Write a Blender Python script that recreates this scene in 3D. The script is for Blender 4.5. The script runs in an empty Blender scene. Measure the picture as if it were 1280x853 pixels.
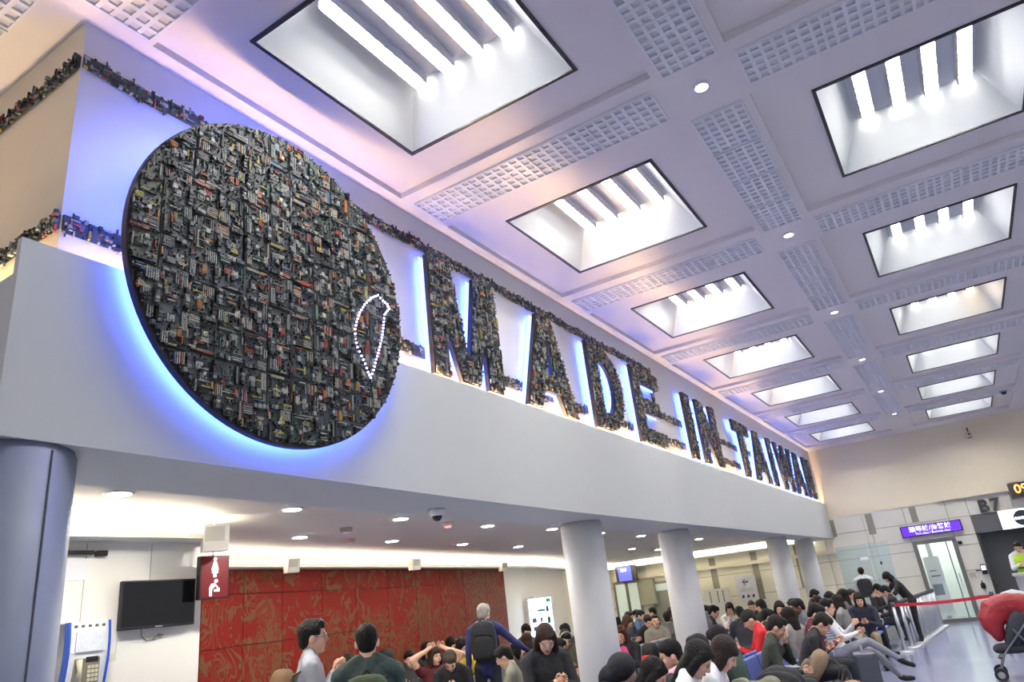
import bpy, bmesh, math, random
import numpy as np
from mathutils import Vector, Matrix

# ------------------------------------------------------------------ camera, world, exposure
U = 3.52            # metres per survey unit (ceiling height above the camera)
CZ = 1.739          # camera height
scene = bpy.context.scene
COL = scene.collection
def rotm(yaw, pitch, roll):
    cy, sy, cp, sp = math.cos(yaw), math.sin(yaw), math.cos(pitch), math.sin(pitch)
    f = Vector((-sy*cp, cy*cp, sp)); r = Vector((cy, sy, 0)); u = r.cross(f)
    cr, sr = math.cos(roll), math.sin(roll)
    return cr*r + sr*u, -sr*r + cr*u, f
r_, u_, f_ = rotm(math.radians(29.978), math.radians(20.524), math.radians(-6.835))
camd = bpy.data.cameras.new('camera'); cam = bpy.data.objects.new('camera', camd); COL.objects.link(cam)
camd.sensor_fit = 'HORIZONTAL'; camd.sensor_width = 36.0; camd.lens = 883.0/1280*36.0
camd.clip_start = 0.05; camd.clip_end = 200
cam.matrix_world = Matrix(((r_.x, u_.x, -f_.x, 0), (r_.y, u_.y, -f_.y, 0), (r_.z, u_.z, -f_.z, CZ), (0, 0, 0, 1)))
scene.camera = cam
world = bpy.data.worlds.new('hall_ambient'); scene.world = world; world.use_nodes = True
world.node_tree.nodes['Background'].inputs[0].default_value = (0.97, 0.95, 1.0, 1)
world.node_tree.nodes['Background'].inputs[1].default_value = 0.50
vs = scene.view_settings
vs.view_transform = 'Standard'; vs.look = 'None'; vs.gamma = 1.0; vs.use_curve_mapping = False
vs.exposure = 0.25
TUBE = 88         # ceiling tubes
LEDGE = 170        # warm strip behind the fascia
COVE = 120         # cove of the low ceiling
BLUE = 8         # blue backlights
RING = 40         # blue ring behind the disc
rng = random.Random(7)
def W(x, y, z): return Vector((U*x, U*y, CZ + U*z))

# ------------------------------------------------------------------ materials
MATS = {}
def srgb(r, g, b):
    def l(c):
        c /= 255.0
        return c/12.92 if c <= 0.04045 else ((c+0.055)/1.055)**2.4
    return (l(r), l(g), l(b), 1)
def mat(name, col, rough=0.6, metal=0.0, var=0.06, scale=8.0, bump=0.0, bscale=60.0, emit=None, estr=0.0, coat=0.0, stretch=None, spec=0.5):
    if name in MATS: return MATS[name]
    m = bpy.data.materials.new(name); m.use_nodes = True; MATS[name] = m
    nt = m.node_tree; n = nt.nodes; b = n['Principled BSDF']
    c = srgb(*col)
    tc = n.new('ShaderNodeTexCoord')
    if var > 0:
        no = n.new('ShaderNodeTexNoise'); no.inputs['Scale'].default_value = scale; no.inputs['Detail'].default_value = 4
        nt.links.new(tc.outputs['Object'], no.inputs['Vector'])
        mx = n.new('ShaderNodeMix'); mx.data_type = 'RGBA'
        mx.inputs[6].default_value = tuple(v*(1-var) for v in c[:3]) + (1,)
        mx.inputs[7].default_value = tuple(min(1, v*(1+var)) for v in c[:3]) + (1,)
        nt.links.new(no.outputs['Fac'], mx.inputs[0]); nt.links.new(mx.outputs[2], b.inputs['Base Color'])
    else:
        b.inputs['Base Color'].default_value = c
    b.inputs['Roughness'].default_value = rough; b.inputs['Metallic'].default_value = metal
    b.inputs['Specular IOR Level'].default_value = spec
    if coat: b.inputs['Coat Weight'].default_value = coat
    if bump > 0:
        nb = n.new('ShaderNodeTexNoise'); nb.inputs['Scale'].default_value = bscale; nb.inputs['Detail'].default_value = 3
        if stretch:
            mp = n.new('ShaderNodeMapping'); mp.inputs['Scale'].default_value = stretch; nt.links.new(tc.outputs['Object'], mp.inputs[0]); nt.links.new(mp.outputs[0], nb.inputs['Vector'])
        else: nt.links.new(tc.outputs['Object'], nb.inputs['Vector'])
        bp = n.new('ShaderNodeBump'); bp.inputs['Strength'].default_value = bump; bp.inputs['Distance'].default_value = 0.02
        nt.links.new(nb.outputs['Fac'], bp.inputs['Height']); nt.links.new(bp.outputs['Normal'], b.inputs['Normal'])
    if emit:
        b.inputs['Emission Color'].default_value = srgb(*emit); b.inputs['Emission Strength'].default_value = estr
    return m
def colmat(name, rough=0.45, metal=0.0, estr=0.0):
    if name in MATS: return MATS[name]
    m = bpy.data.materials.new(name); m.use_nodes = True; MATS[name] = m
    nt = m.node_tree; b = nt.nodes['Principled BSDF']
    a = nt.nodes.new('ShaderNodeAttribute'); a.attribute_name = 'Col'
    tc = nt.nodes.new('ShaderNodeTexCoord'); no = nt.nodes.new('ShaderNodeTexNoise'); no.inputs['Scale'].default_value = 90
    nt.links.new(tc.outputs['Object'], no.inputs['Vector'])
    mx = nt.nodes.new('ShaderNodeMix'); mx.data_type = 'RGBA'; mx.blend_type = 'MULTIPLY'; mx.inputs[0].default_value = 0.5
    nt.links.new(a.outputs['Color'], mx.inputs[6]); nt.links.new(no.outputs['Color'], mx.inputs[7])
    nt.links.new(a.outputs['Color'], b.inputs['Base Color'])
    b.inputs['Roughness'].default_value = rough; b.inputs['Metallic'].default_value = metal
    return m
WHITE = mat('white_plaster', (214, 212, 210), 0.7, var=0.02)
FASC = mat('fascia_paint', (200, 203, 201), 0.55, var=0.02)
CEIL = mat('ceiling_paint', (226, 220, 220), 0.75, var=0.02)
CREAM = mat('cream_plaster', (232, 220, 192), 0.7, var=0.03)
SIDEW = mat('beige_plaster', (236, 224, 198), 0.7, var=0.03)
STONE = mat('pale_stone_panel', (226, 222, 208), 0.35, var=0.05, scale=3)
DARKG = mat('dark_grey_panel', (92, 94, 96), 0.5)
BLACK = mat('black_metal', (22, 22, 26), 0.4)
CHROME = mat('brushed_steel', (196, 198, 202), 0.32, metal=0.75, var=0.04)
LAMPW = mat('white_enamel', (225, 225, 228), 0.5, var=0.02)

# ------------------------------------------------------------------ mesh builder
class MB:
    def __init__(s): s.v = []; s.f = []; s.m = []; s.c = []
    def face(s, idx, m=0): s.f.append(tuple(idx)); s.m.append(m)
    def quad(s, a, b, c, d, m=0):
        k = len(s.v); s.v += [tuple(a), tuple(b), tuple(c), tuple(d)]; s.face((k, k+1, k+2, k+3), m)
    def poly(s, pts, m=0):
        k = len(s.v); s.v += [tuple(p) for p in pts]; s.face(range(k, k+len(pts)), m)
    def box(s, lo, hi, m=0, col=None, bottom=True):
        x0, y0, z0 = lo; x1, y1, z1 = hi
        k = len(s.v)
        s.v += [(x0,y0,z0),(x1,y0,z0),(x1,y1,z0),(x0,y1,z0),(x0,y0,z1),(x1,y0,z1),(x1,y1,z1),(x0,y1,z1)]
        fs = [(4,5,6,7),(0,1,5,4),(1,2,6,5),(2,3,7,6),(3,0,4,7)]
        if bottom: fs.append((3,2,1,0))
        for f in fs: s.face([k+i for i in f], m)
        if col: s.c += [col]*8
    def prism(s, pts, a, ex, m=0, mside=None):
        """pts: list of (x,y,z) outline; ex: extrusion vector"""
        n = len(pts); k = len(s.v); ex = Vector(ex)
        s.v += [tuple(p) for p in pts] + [tuple(Vector(p)+ex) for p in pts]
        s.face(range(k+n-1, k-1, -1), m); s.face(range(k+n, k+2*n), m)
        for i in range(n):
            j = (i+1) % n; s.face((k+i, k+j, k+n+j, k+n+i), m if mside is None else mside)
    def tube(s, pts, rad, n=8, m=0, cap=True, ry=None, side=None):
        pts = [Vector(p) for p in pts]; N = len(pts)
        if not hasattr(rad, '__len__'): rad = [rad]*N
        if ry is None: ry = rad
        elif not hasattr(ry, '__len__'): ry = [ry]*N
        k0 = len(s.v)
        for i, p in enumerate(pts):
            t = (pts[min(i+1, N-1)] - pts[max(i-1, 0)]).normalized()
            if side is not None:
                a = Vector(side); a = (a - t*a.dot(t)).normalized()
            else:
                a = t.orthogonal().normalized() if i == 0 else (pa - t*pa.dot(t)).normalized()
            pa = a; b = t.cross(a)
            for j in range(n):
                an = 2*math.pi*j/n
                s.v.append(tuple(p + a*(rad[i]*math.cos(an)) + b*(ry[i]*math.sin(an))))
        for i in range(N-1):
            for j in range(n):
                j2 = (j+1) % n
                s.face((k0+i*n+j, k0+i*n+j2, k0+(i+1)*n+j2, k0+(i+1)*n+j), m)
        if cap:
            s.face([k0+j for j in range(n-1, -1, -1)], m); s.face([k0+(N-1)*n+j for j in range(n)], m)
    def lathe(s, prof, c=(0,0,0), n=24, m=0, axis='z'):
        k0 = len(s.v)
        for (r, z) in prof:
            for j in range(n):
                a = 2*math.pi*j/n; x, y = r*math.cos(a), r*math.sin(a)
                p = (x, y, z) if axis == 'z' else ((z, x, y) if axis == 'x' else (x, z, y))
                s.v.append((c[0]+p[0], c[1]+p[1], c[2]+p[2]))
        for i in range(len(prof)-1):
            for j in range(n):
                j2 = (j+1) % n
                s.face((k0+i*n+j, k0+i*n+j2, k0+(i+1)*n+j2, k0+(i+1)*n+j), m)
        s.face([k0+j for j in range(n-1, -1, -1)], m); s.face([k0+(len(prof)-1)*n+j for j in range(n)], m)
    def ell(s, c, r, n=14, k=9, m=0, fr=None, e=1.0):
        """ellipsoid / superellipsoid (e<1 = boxier), optional frame (3 axis vectors)"""
        def sp(v): return math.copysign(abs(v)**e, v)
        rows = []
        for i in range(1, k):
            th = math.pi*i/k
            rows.append([(sp(math.sin(th))*sp(math.cos(2*math.pi*j/n)), sp(math.sin(th))*sp(math.sin(2*math.pi*j/n)), sp(math.cos(th))) for j in range(n)])
        def tr(p):
            q = (p[0]*r[0], p[1]*r[1], p[2]*r[2])
            if fr: return tuple(Vector(c) + fr[0]*q[0] + fr[1]*q[1] + fr[2]*q[2])
            return (c[0]+q[0], c[1]+q[1], c[2]+q[2])
        k0 = len(s.v)
        for row in rows: s.v += [tr(p) for p in row]
        for i in range(len(rows)-1):
            for j in range(n):
                j2 = (j+1) % n
                s.face((k0+i*n+j, k0+(i+1)*n+j, k0+(i+1)*n+j2, k0+i*n+j2), m)
        t = len(s.v); s.v += [tr((0,0,1)), tr((0,0,-1))]
        L = k0+(len(rows)-1)*n
        for j in range(n):
            j2 = (j+1) % n
            s.face((t, k0+j, k0+j2), m); s.face((t+1, L+j2, L+j), m)
    def build(s, name, mats, parent=None, smooth=False, loc=None, bevel=0.0):
        me = bpy.data.meshes.new(name); me.from_pydata(s.v, [], s.f)
        mats = mats if isinstance(mats, (list, tuple)) else [mats]
        for m in mats: me.materials.append(m)
        if any(s.m): me.polygons.foreach_set('material_index', s.m)
        if s.c:
            at = me.color_attributes.new('Col', 'FLOAT_COLOR', 'POINT')
            at.data.foreach_set('color', np.array([tuple(c)+(1.0,) if len(c) == 3 else c for c in s.c], dtype=np.float32).ravel())
        if smooth: me.polygons.foreach_set('use_smooth', [True]*len(me.polygons))
        me.update()
        o = bpy.data.objects.new(name, me); COL.objects.link(o)
        if parent: o.parent = parent
        if loc is not None: o.location = loc
        if bevel:
            bm = bmesh.new(); bm.from_mesh(me); bmesh.ops.remove_doubles(bm, verts=bm.verts, dist=1e-5)
            bmesh.ops.bevel(bm, geom=list(bm.edges), offset=bevel, segments=2, affect='EDGES', profile=0.6, clamp_overlap=True)
            bm.to_mesh(me); bm.free()
        return o
def tag(o, label=None, cat=None, group=None, kind=None):
    if label: o['label'] = label
    if cat: o['category'] = cat
    if group: o['group'] = group
    if kind: o['kind'] = kind
    return o
def thing(name, loc, label, cat, group=None, rz=0.0):
    o = bpy.data.objects.new(name, None); COL.objects.link(o); o.location = loc; o.rotation_euler.z = rz
    o.empty_display_size = 0.1
    return tag(o, label, cat, group)
def struct(o, label=None, cat=None): return tag(o, label, cat, kind='structure')
def child(parent, src, loc=None):
    c = src.copy(); COL.objects.link(c); c.parent = parent
    if loc is not None: c.location = loc
    return c
def copy_tree(o, parent=None):
    c = o.copy(); COL.objects.link(c); c.parent = parent
    for ch in list(o.children): copy_tree(ch, c)
    return c

# ------------------------------------------------------------------ survey data (units, camera at origin)
XW, YW, CE = -1.012, 6.787, 1.0            # letter wall, far wall, ceiling
FL = -0.494                                # floor
YC = [0.070, 0.887, 1.752, 2.640, 3.529, 4.426, 5.326, 6.210]   # coffer centres along the hall
HY = 0.221                                 # coffer half length
XA, XB = (-0.845, -0.420), (-0.0144, 0.4034)
PXA, PXB, PXC = (-0.979, -0.297), (-0.139, 0.530), (0.690, 1.36)
PHY = 0.335
CEz = CZ + U*CE

# ------------------------------------------------------------------ floor
def floor_mat():
    m = bpy.data.materials.new('polished_floor'); m.use_nodes = True
    nt = m.node_tree; b = nt.nodes['Principled BSDF']; tc = nt.nodes.new('ShaderNodeTexCoord')
    no = nt.nodes.new('ShaderNodeTexNoise'); no.inputs['Scale'].default_value = 220; no.inputs['Detail'].default_value = 2
    nt.links.new(tc.outputs['Object'], no.inputs['Vector'])
    mx = nt.nodes.new('ShaderNodeMix'); mx.data_type = 'RGBA'
    mx.inputs[6].default_value = srgb(128, 134, 160); mx.inputs[7].default_value = srgb(148, 154, 180)
    nt.links.new(no.outputs['Fac'], mx.inputs[0]); nt.links.new(mx.outputs[2], b.inputs['Base Color'])
    b.inputs['Roughness'].default_value = 0.16
    return m
mb = MB(); mb.box((-16, -9, -0.2), (12, 30, 0.0)); fl = mb.build('floor', floor_mat()); struct(fl, 'polished blue-grey terrazzo floor', 'floor')

# ------------------------------------------------------------------ ceiling
ceiling = thing('ceiling', (0, 0, CEz), 'white coffered hall ceiling with beams and recessed panels', 'ceiling'); tag(ceiling, kind='structure')
rec = 0.055
mb = MB()
YS, YE = -0.95, YW
def bx(x0, x1, y0, y1, z0=0.0, z1=0.25): mb.box((U*x0, U*y0, z0), (U*x1, U*y1, z1))
# beams running the length of the hall
for (a, b) in ((XW-0.004, PXA[0]), (PXA[1], PXB[0]), (PXB[1], PXC[0]), (PXC[1], 1.55)): bx(a, b, YS, YE)
# cross beams
ye = YS
for i, c in enumerate(YC):
    for P in (PXA, PXB, PXC): bx(P[0], P[1], ye, c-PHY)
    ye = c+PHY
for P in (PXA, PXB, PXC): bx(P[0], P[1], ye, YE)
# ceiling left of the letter wall, in front of its return face
bx(-3.2, XW-0.004, YS, 0.470)
mb.build('ceiling_beams', CEIL, ceiling)
for i, c in enumerate(YC):
    for P, Xc in ((PXA, XA), (PXB, XB), (PXC, None)):
        m2 = MB(); z0, z1 = rec, rec+0.03
        def pb(x0, x1, y0, y1): m2.box((U*x0, U*y0, z0), (U*x1, U*y1, z1))
        if Xc:
            pb(P[0], Xc[0], c-PHY, c+PHY); pb(Xc[1], P[1], c-PHY, c+PHY)
            pb(Xc[0], Xc[1], c-PHY, c-HY); pb(Xc[0], Xc[1], c+HY, c+PHY)
        else: pb(P[0], P[1], c-PHY, c+PHY)
        m2.build('ceiling_panel', CEIL, ceiling)
# coffered ceiling lights
WELL = mat('light_well_white', (230, 234, 232), 0.45, var=0.0)
TUBEM = mat('lit_tube', (255, 255, 255), 0.5, var=0, emit=(255, 252, 246), estr=TUBE)
TUBEW = mat('warm_lit_tube', (255, 240, 215), 0.5, var=0, emit=(255, 226, 178), estr=TUBE)
TOPG = mat('light_well_top', (214, 216, 224), 0.6, var=0)
LGROUP = 'light wells set in the hall ceiling'
def make_light(i, row, Xc, c, label, warm=False):
    x0, x1, y0, y1 = U*Xc[0], U*Xc[1], U*(c-HY), U*(c+HY)
    cx, cy = (x0+x1)/2, (y0+y1)/2; hx, hy = (x1-x0)/2, (y1-y0)/2
    t = thing('ceiling_light', (cx, cy, CEz+rec), label, 'ceiling light', LGROUP)
    m = MB(); w, d = 0.028, 0.012
    for (a, b, cc, dd) in ((-hx-w, hx+w, -hy-w, -hy), (-hx-w, hx+w, hy, hy+w), (-hx-w, -hx, -hy, hy), (hx, hx+w, -hy, hy)):
        m.box((a, cc, -d), (b, dd, 0.0))
    m.build('trim_frame', BLACK, t)
    H = 0.40; ins = 0.235
    hx2, hy2 = hx-ins, hy-ins
    lo = [(-hx,-hy,0),(hx,-hy,0),(hx,hy,0),(-hx,hy,0)]; hi = [(-hx2,-hy2,H),(hx2,-hy2,H),(hx2,hy2,H),(-hx2,hy2,H)]
    for k in range(4):
        j = (k+1) % 4; m = MB()
        n = (Vector(lo[j])-Vector(lo[k])).cross(Vector(hi[k])-Vector(lo[k])).normalized()*0.012
        m.prism([lo[k], lo[j], hi[j], hi[k]], 0, n if n.dot(Vector((lo[k][0]+lo[j][0], lo[k][1]+lo[j][1], 0))) > 0 else -n)
        m.build('well_side', WELL, t)
    m = MB(); m.box((-hx2-0.02, -hy2-0.02, H), (hx2+0.02, hy2+0.02, H+0.02)); m.build('well_top', TOPG, t)
    L = hy2-0.035
    for k in range(4):
        px = -hx2 + 0.105 + k*(2*hx2-0.21)/3
        m = MB(); m.box((px-0.062, -L, H-0.03), (px+0.062, L, H-0.001)); f = m.build('tube_tray', LAMPW, t)
        m = MB(); m.box((px-0.05, -L+0.01, H-0.036), (px+0.05, L-0.01, H-0.0305)); m.build('lit_tube', TUBEW if (warm and k == 3) else TUBEM, f)
        m = MB()
        for q in range(10):
            yy = -L+0.03+q*(2*L-0.06)/9; m.box((px-0.055, yy-0.003, H-0.085), (px+0.055, yy+0.003, H-0.037))
        for s in (-1, 1): m.box((px+s*0.055-0.003, -L, H-0.095), (px+s*0.055+0.003, L, H-0.03))
        m.build('louvre', LAMPW, f)
    return t
NEAR = ['', 'the round disc', 'the letter A of MADE', 'the letter E', 'the letter N of IN', 'the letter T', 'the letter W', 'the last letter N']
for i, c in enumerate(YC):
    if i >= 1:
        make_light(i, 'A', XA, c, 'black-framed ceiling light well with four tubes, right beside ' + NEAR[i])
    if i >= 1:
        w = (i == 4)
        make_light(i, 'B', XB, c, 'recessed ceiling light well whose fourth tube glows warm orange' if w else 'ceiling light well with four tubes, across the downlights from ' + NEAR[i], w)
# egg-crate grilles
GR = mat('grille_white', (226, 226, 230), 0.6, var=0)
def make_grille():
    t = thing('ceiling_grille', (0, 0, 0), 'white egg-crate ceiling grille panel between the light wells', 'grille', 'egg-crate grilles in the ceiling beams')
    NX, NY, c = 7, 5, 0.0836; lx, ly = NX*c/2, NY*c/2
    m = MB(); m.box((-lx, -ly, -0.004), (lx, ly, 0.0)); m.build('backing', mat('grille_back', (214, 213, 216), 0.7, var=0), t)
    m = MB(); b = 0.014; d = 0.024
    for (a, bb, cc, dd) in ((-lx, lx, -ly, -ly+b), (-lx, lx, ly-b, ly), (-lx, -lx+b, -ly+b, ly-b), (lx-b, lx, -ly+b, ly-b)): m.box((a, cc, -d), (bb, dd, -0.004))
    m.build('frame', GR, t)
    m = MB()
    for k in range(1, NX): m.box((-lx+k*c-0.014, -ly+b, -0.020), (-lx+k*c+0.014, ly-b, -0.004))
    for k in range(1, NY): m.box((-lx+b, -ly+k*c-0.014, -0.0195), (lx-b, -ly+k*c+0.014, -0.004))
    o = m.build('blades', GR, t); tag(o, kind='stuff')
    return t
proto = make_grille(); used = False
def grille(x, y, rz):
    global used
    o = proto if not used else copy_tree(proto); used = True
    o.location = (x, y, CEz); o.rotation_euler.z = rz
gaps = [0.482, 1.3195, 2.196, 3.0845, 3.9775, 4.876, 5.768]
GL = 7*0.0836
for g in gaps:
    for P in (PXA, PXB):
        x0 = U*(P[0]+0.013); x1 = U*(P[1]-0.018); n = 4
        for k in range(n):
            grille(x0+(k+0.5)*(x1-x0)/n, U*g, 0)
for gi in range(len(gaps)):
    y0 = U*((gaps[gi-1] if gi else gaps[0]-0.84)+0.10); y1 = U*(gaps[gi]-0.085)
    for k in range(4): grille(U*-0.218, y0+(k+0.5)*(y1-y0)/4, math.pi/2)
grille(U*-1.036, U*0.327, 0); grille(U*-1.036-.6, U*0.327, 0)
# downlights in the beam crossings
DLM = mat('blue_white_lamp', (230, 236, 255), 0.4, var=0, emit=(205, 215, 255), estr=9)
for gi, g in enumerate(gaps[1:]):
    t = thing('ceiling_downlight', (U*-0.218, U*g, CEz), 'small round bluish downlight past the light wells of ' + NEAR[gi+1], 'downlight', 'downlights at the beam crossings')
    m = MB(); m.lathe([(0.050, 0.0), (0.064, -0.001), (0.064, -0.012), (0.050, -0.016)], n=24); m.build('ring', LAMPW, t, True)
    m = MB(); m.lathe([(0.048, -0.010), (0.048, -0.017), (0.02, -0.022)], n=24); m.build('lamp', DLM, t, True)
t = thing('dome_camera', W(0.46, 5.75, 1.0), 'small grey dome camera on the hall ceiling near the far wall', 'camera')
m = MB(); m.lathe([(0.09, 0), (0.09, -0.03), (0.07, -0.05)], n=20); m.build('base', mat('dome_grey', (150, 152, 158), 0.5), t)
m = MB(); m.lathe([(0.065, -0.05), (0.05, -0.09), (0.02, -0.11)], n=20); m.build('dome', BLACK, t, True)

# ------------------------------------------------------------------ letter wall, return face, fascia beam
mb = MB()
y0, y1 = 0.455, YW; zb = CZ+U*0.47
mb.box((U*XW-0.3, U*y0, zb), (U*XW, U*y1, CEz-0.001)); o = mb.build('wall_left', WHITE); struct(o, 'white upper wall carrying the letters', 'wall')
mb = MB(); mb.box((U*-3.2, U*y0-0.002, zb), (U*XW-0.3, U*y0+0.3, CEz-0.001)); mb.box((U*XW-0.3, U*y0-0.002, zb), (U*XW-0.0005, U*y0, CEz-0.001))
o = mb.build('wall_left_return', SIDEW); struct(o, 'beige return face of the upper wall', 'wall')
# fascia: outer face tapers very slightly towards the wall, bottom edge sags a little
FY = [0.382, 0.60, 0.915, 1.35, 1.85, 2.7, 3.7, 5.2, YW]
FBZ = [0.2615, 0.2575, 0.2515, 0.2445, 0.2405, 0.2375, 0.2370, 0.2375, 0.2390]
def fx(y): return -0.947 + (-0.985+0.947)*(y-FY[0])/(YW-FY[0])
FTOP, FIN = 0.531, -1.165
def fasc_in(y): return FIN
mb = MB(); n = len(FY); sec = []
for y, z in zip(FY, FBZ):
    ring = [(fx(y), y, z), (fx(y), y, FTOP), (fx(y)-0.012, y, FTOP), (fx(y)-0.012, y, 0.48), (FIN, y, 0.48), (FIN, y, z)]
    sec.append(ring); mb.v += [tuple(W(*p)) for p in ring]
for i in range(n-1):
    for k in range(6):
        k2 = (k+1) % 6; mb.face((i*6+k, i*6+k2, (i+1)*6+k2, (i+1)*6+k))
mb.face(range(0, 6)); mb.face(range((n-1)*6+5, (n-1)*6-1, -1))
o = mb.build('fascia_beam', FASC); struct(o, 'long white fascia beam over the seating area', 'beam')
# near end of the beam turning the corner to the left
mb = MB(); mb.box(tuple(W(-3.2, FY[0], FBZ[0]+0.02)), tuple(W(FIN, FY[0]+0.14, 0.478))); mb.box(tuple(W(-3.2, FY[0], 0.478)), tuple(W(FIN, FY[0]+0.012, 0.5305))); o = mb.build('fascia_return', SIDEW); struct(o, 'beige end of the fascia beam', 'beam')
# warm light strip behind the fascia lip
LEDM = mat('warm_led_strip', (255, 236, 200), 0.5, var=0, emit=(255, 212, 158), estr=LEDGE)
t = thing('ledge_light_strip', W(-0.99, 0.5, 0.485), 'warm light strip hidden in the ledge below the letters', 'light strip')
m = MB(); base = Vector(W(-0.99, 0.5, 0.485))
pa, pb_ = Vector(W(XW+0.008, 0.47, 0.482))-base, Vector(W(XW+0.014, YW-0.02, 0.490))-base
m.box(tuple(pa), tuple(pb_)); m.build('led_strip', LEDM, t)
pa, pb_ = Vector(W(XW+0.006, 0.47, 0.4801))-base, Vector(W(XW+0.016, YW-0.02, 0.482))-base
m = MB(); m.box(tuple(pa), tuple(pb_)); m.build('channel', CHROME, t)

t = thing('ledge_light_strip', W(-1.8, 0.43, 0.482), 'warm light strip hidden in the ledge of the beige return wall', 'light strip')
m = MB(); m.box((0, 0, 0), (U*0.77, 0.02, 0.02)); m.build('led_strip', mat('soft_warm_led_strip', (255, 236, 200), 0.5, var=0, emit=(255, 222, 174), estr=LEDGE*.7), t)
m = MB(); m.box((0, -.01, -.006), (U*0.77, 0.03, -.0005)); m.build('channel', CHROME, t)
# ------------------------------------------------------------------ columns
COLM = mat('column_paint', (204, 206, 208), 0.5, var=0.02)
SEAM = mat('seam_dark', (70, 74, 86), 0.6)
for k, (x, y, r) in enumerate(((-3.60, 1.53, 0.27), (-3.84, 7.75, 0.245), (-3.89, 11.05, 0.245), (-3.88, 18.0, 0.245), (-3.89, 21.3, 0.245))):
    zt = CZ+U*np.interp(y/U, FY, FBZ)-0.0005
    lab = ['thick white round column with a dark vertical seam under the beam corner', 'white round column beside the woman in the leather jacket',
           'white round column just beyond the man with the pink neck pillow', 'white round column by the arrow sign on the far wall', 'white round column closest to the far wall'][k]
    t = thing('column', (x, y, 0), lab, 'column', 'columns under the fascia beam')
    m = MB(); m.lathe([(r, 0.0), (r, zt-0.03), (r-0.012, zt-0.028), (r-0.012, zt)], n=48); o = m.build('shaft', COLM if k else mat('dim_cool_lit_cladding', (120, 129, 150), .5), t, False)  # first column's cladding colour includes the cooler, dimmer light there
    for p in o.data.polygons: p.use_smooth = len(p.vertices) == 4
    for a in ((67,) if k == 0 else (200,)):
        an = math.radians(a-55); dx, dy = math.cos(an), math.sin(an)
        m = MB(); m.box((-0.002, -0.004, 0.05), (0.003, 0.004, zt-0.035)); s = m.build('seam', SEAM, t); s.location = (dx*r, dy*r, 0); s.rotation_euler.z = an
    m = MB(); m.lathe([(r+0.012, 0), (r+0.012, 0.09), (r, 0.1)], n=40); m.build('base_ring', CHROME, t, False)

# ------------------------------------------------------------------ circuit boards
CB = colmat('circuit_parts', 0.6)
def lin(r, g, b): return srgb(r, g, b)[:3]
PCB = [lin(*c) for c in ((50,62,60),(46,56,62),(54,66,58),(42,50,54),(56,64,64),(46,56,66),(36,40,42))]
SLOT = [lin(*c) for c in ((146,149,142),(136,140,134),(158,155,142),(122,127,126))]
ACC = [lin(*c) for c in ((150,62,44),(164,104,58),(172,150,66),(136,58,52),(66,90,124),(160,152,84),(118,74,62),(70,104,94))]
GRY = [lin(*c) for c in ((98,106,108),(132,137,138),(76,83,85),(158,161,160),(60,66,69),(46,51,54))]
BLK = [lin(*c) for c in ((24,25,28),(32,34,38),(18,18,20))]
def board_parts(w, h, R):
    """components of one circuit board centred on 0: (u0,v0,u1,v1,z0,z1,colour)"""
    L = []; K = max(.55, min(1.0, min(w, h)/.24)); w /= K; h /= K; hw, hh = w/2, h/2
    def put(u, v, a, b, z, c, z0=0.0): L.append(((u-a/2)*K, (v-b/2)*K, (u+a/2)*K, (v+b/2)*K, z0, z, c))
    # expansion slots
    n = R.randint(3, 6); c0 = R.choice(SLOT); u0 = -hw+0.018
    for k in range(n):
        c = R.choice(ACC) if R.random() < 0.18 else (R.choice(SLOT) if R.random() < .3 else c0)
        put(u0+0.0165*k, -hh+0.058+R.uniform(-.004, .004), 0.0085, 0.086, 0.012, c)
    # memory slots
    n = R.randint(2, 4); acc = R.choice(ACC+BLK*3+SLOT*2+GRY)
    for k in range(n): put(hw-0.016-0.0115*k, hh-0.085, 0.0075, 0.135, 0.013, acc if (k % 2 == 0 or R.random() < .4) else R.choice(BLK+SLOT))
    # cpu socket
    su, sv = -0.005+R.uniform(-.015, .01), hh-0.085
    put(su, sv, 0.055, 0.055, 0.006, R.choice(SLOT+GRY)); put(su, sv, 0.030, 0.030, 0.010, R.choice(GRY+SLOT+[lin(214, 206, 168)]))
    # ports on the edge
    v = hh-0.02
    while v > 0.0:
        s = R.uniform(.016, .034); put(-hw+0.016, v-s/2, 0.030, s, R.uniform(.016, .030), R.choice([GRY[1], GRY[0], GRY[2], BLK[0], BLK[1], GRY[4]])); v -= s+0.004
    # heatsink or chips
    for k in range(R.randint(3, 5)):
        a = R.uniform(.018, .04); put(R.uniform(-.02, .05), R.uniform(-.03, .03)-0.01, a, a, R.uniform(.005, .02), R.choice(GRY+BLK+BLK))
    # ribbon connectors
    for k in range(R.randint(1, 3)):
        put(hw-0.014-0.014*k, -hh+0.05+R.uniform(0, .03), 0.0095, 0.056, 0.012, R.choice(ACC+BLK*3+SLOT*2))
    put(R.uniform(-.02, .05), -hh+0.012, 0.06, 0.009, 0.011, R.choice(ACC+SLOT+BLK))
    for k in range(70):
        s = R.uniform(.004, .011); put(R.uniform(-hw+.01, hw-.01), R.uniform(-hh+.01, hh-.01), s, s*R.uniform(.6, 1.8), R.uniform(.005, .018), R.choice([GRY[0], GRY[2], GRY[4], GRY[5], GRY[1]]+BLK*2))
    # extra long connectors across the board
    for k in range(R.randint(2, 4)):
        put(R.uniform(-.03, .05), R.uniform(-hh+.03, hh-.03), R.uniform(.05, .10), .008, .013, R.choice(ACC+SLOT+SLOT+BLK))
    for k in range(R.randint(1, 2)):
        uu, vv = R.uniform(-.05, .06), R.uniform(-.06, .06); ca = R.choice(ACC[:4]+[ACC[5]]+SLOT)
        for q in range(R.randint(2, 4)): put(uu+q*.0115, vv, .0075, R.uniform(.05, .075), .014, ca)
    return L
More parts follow.
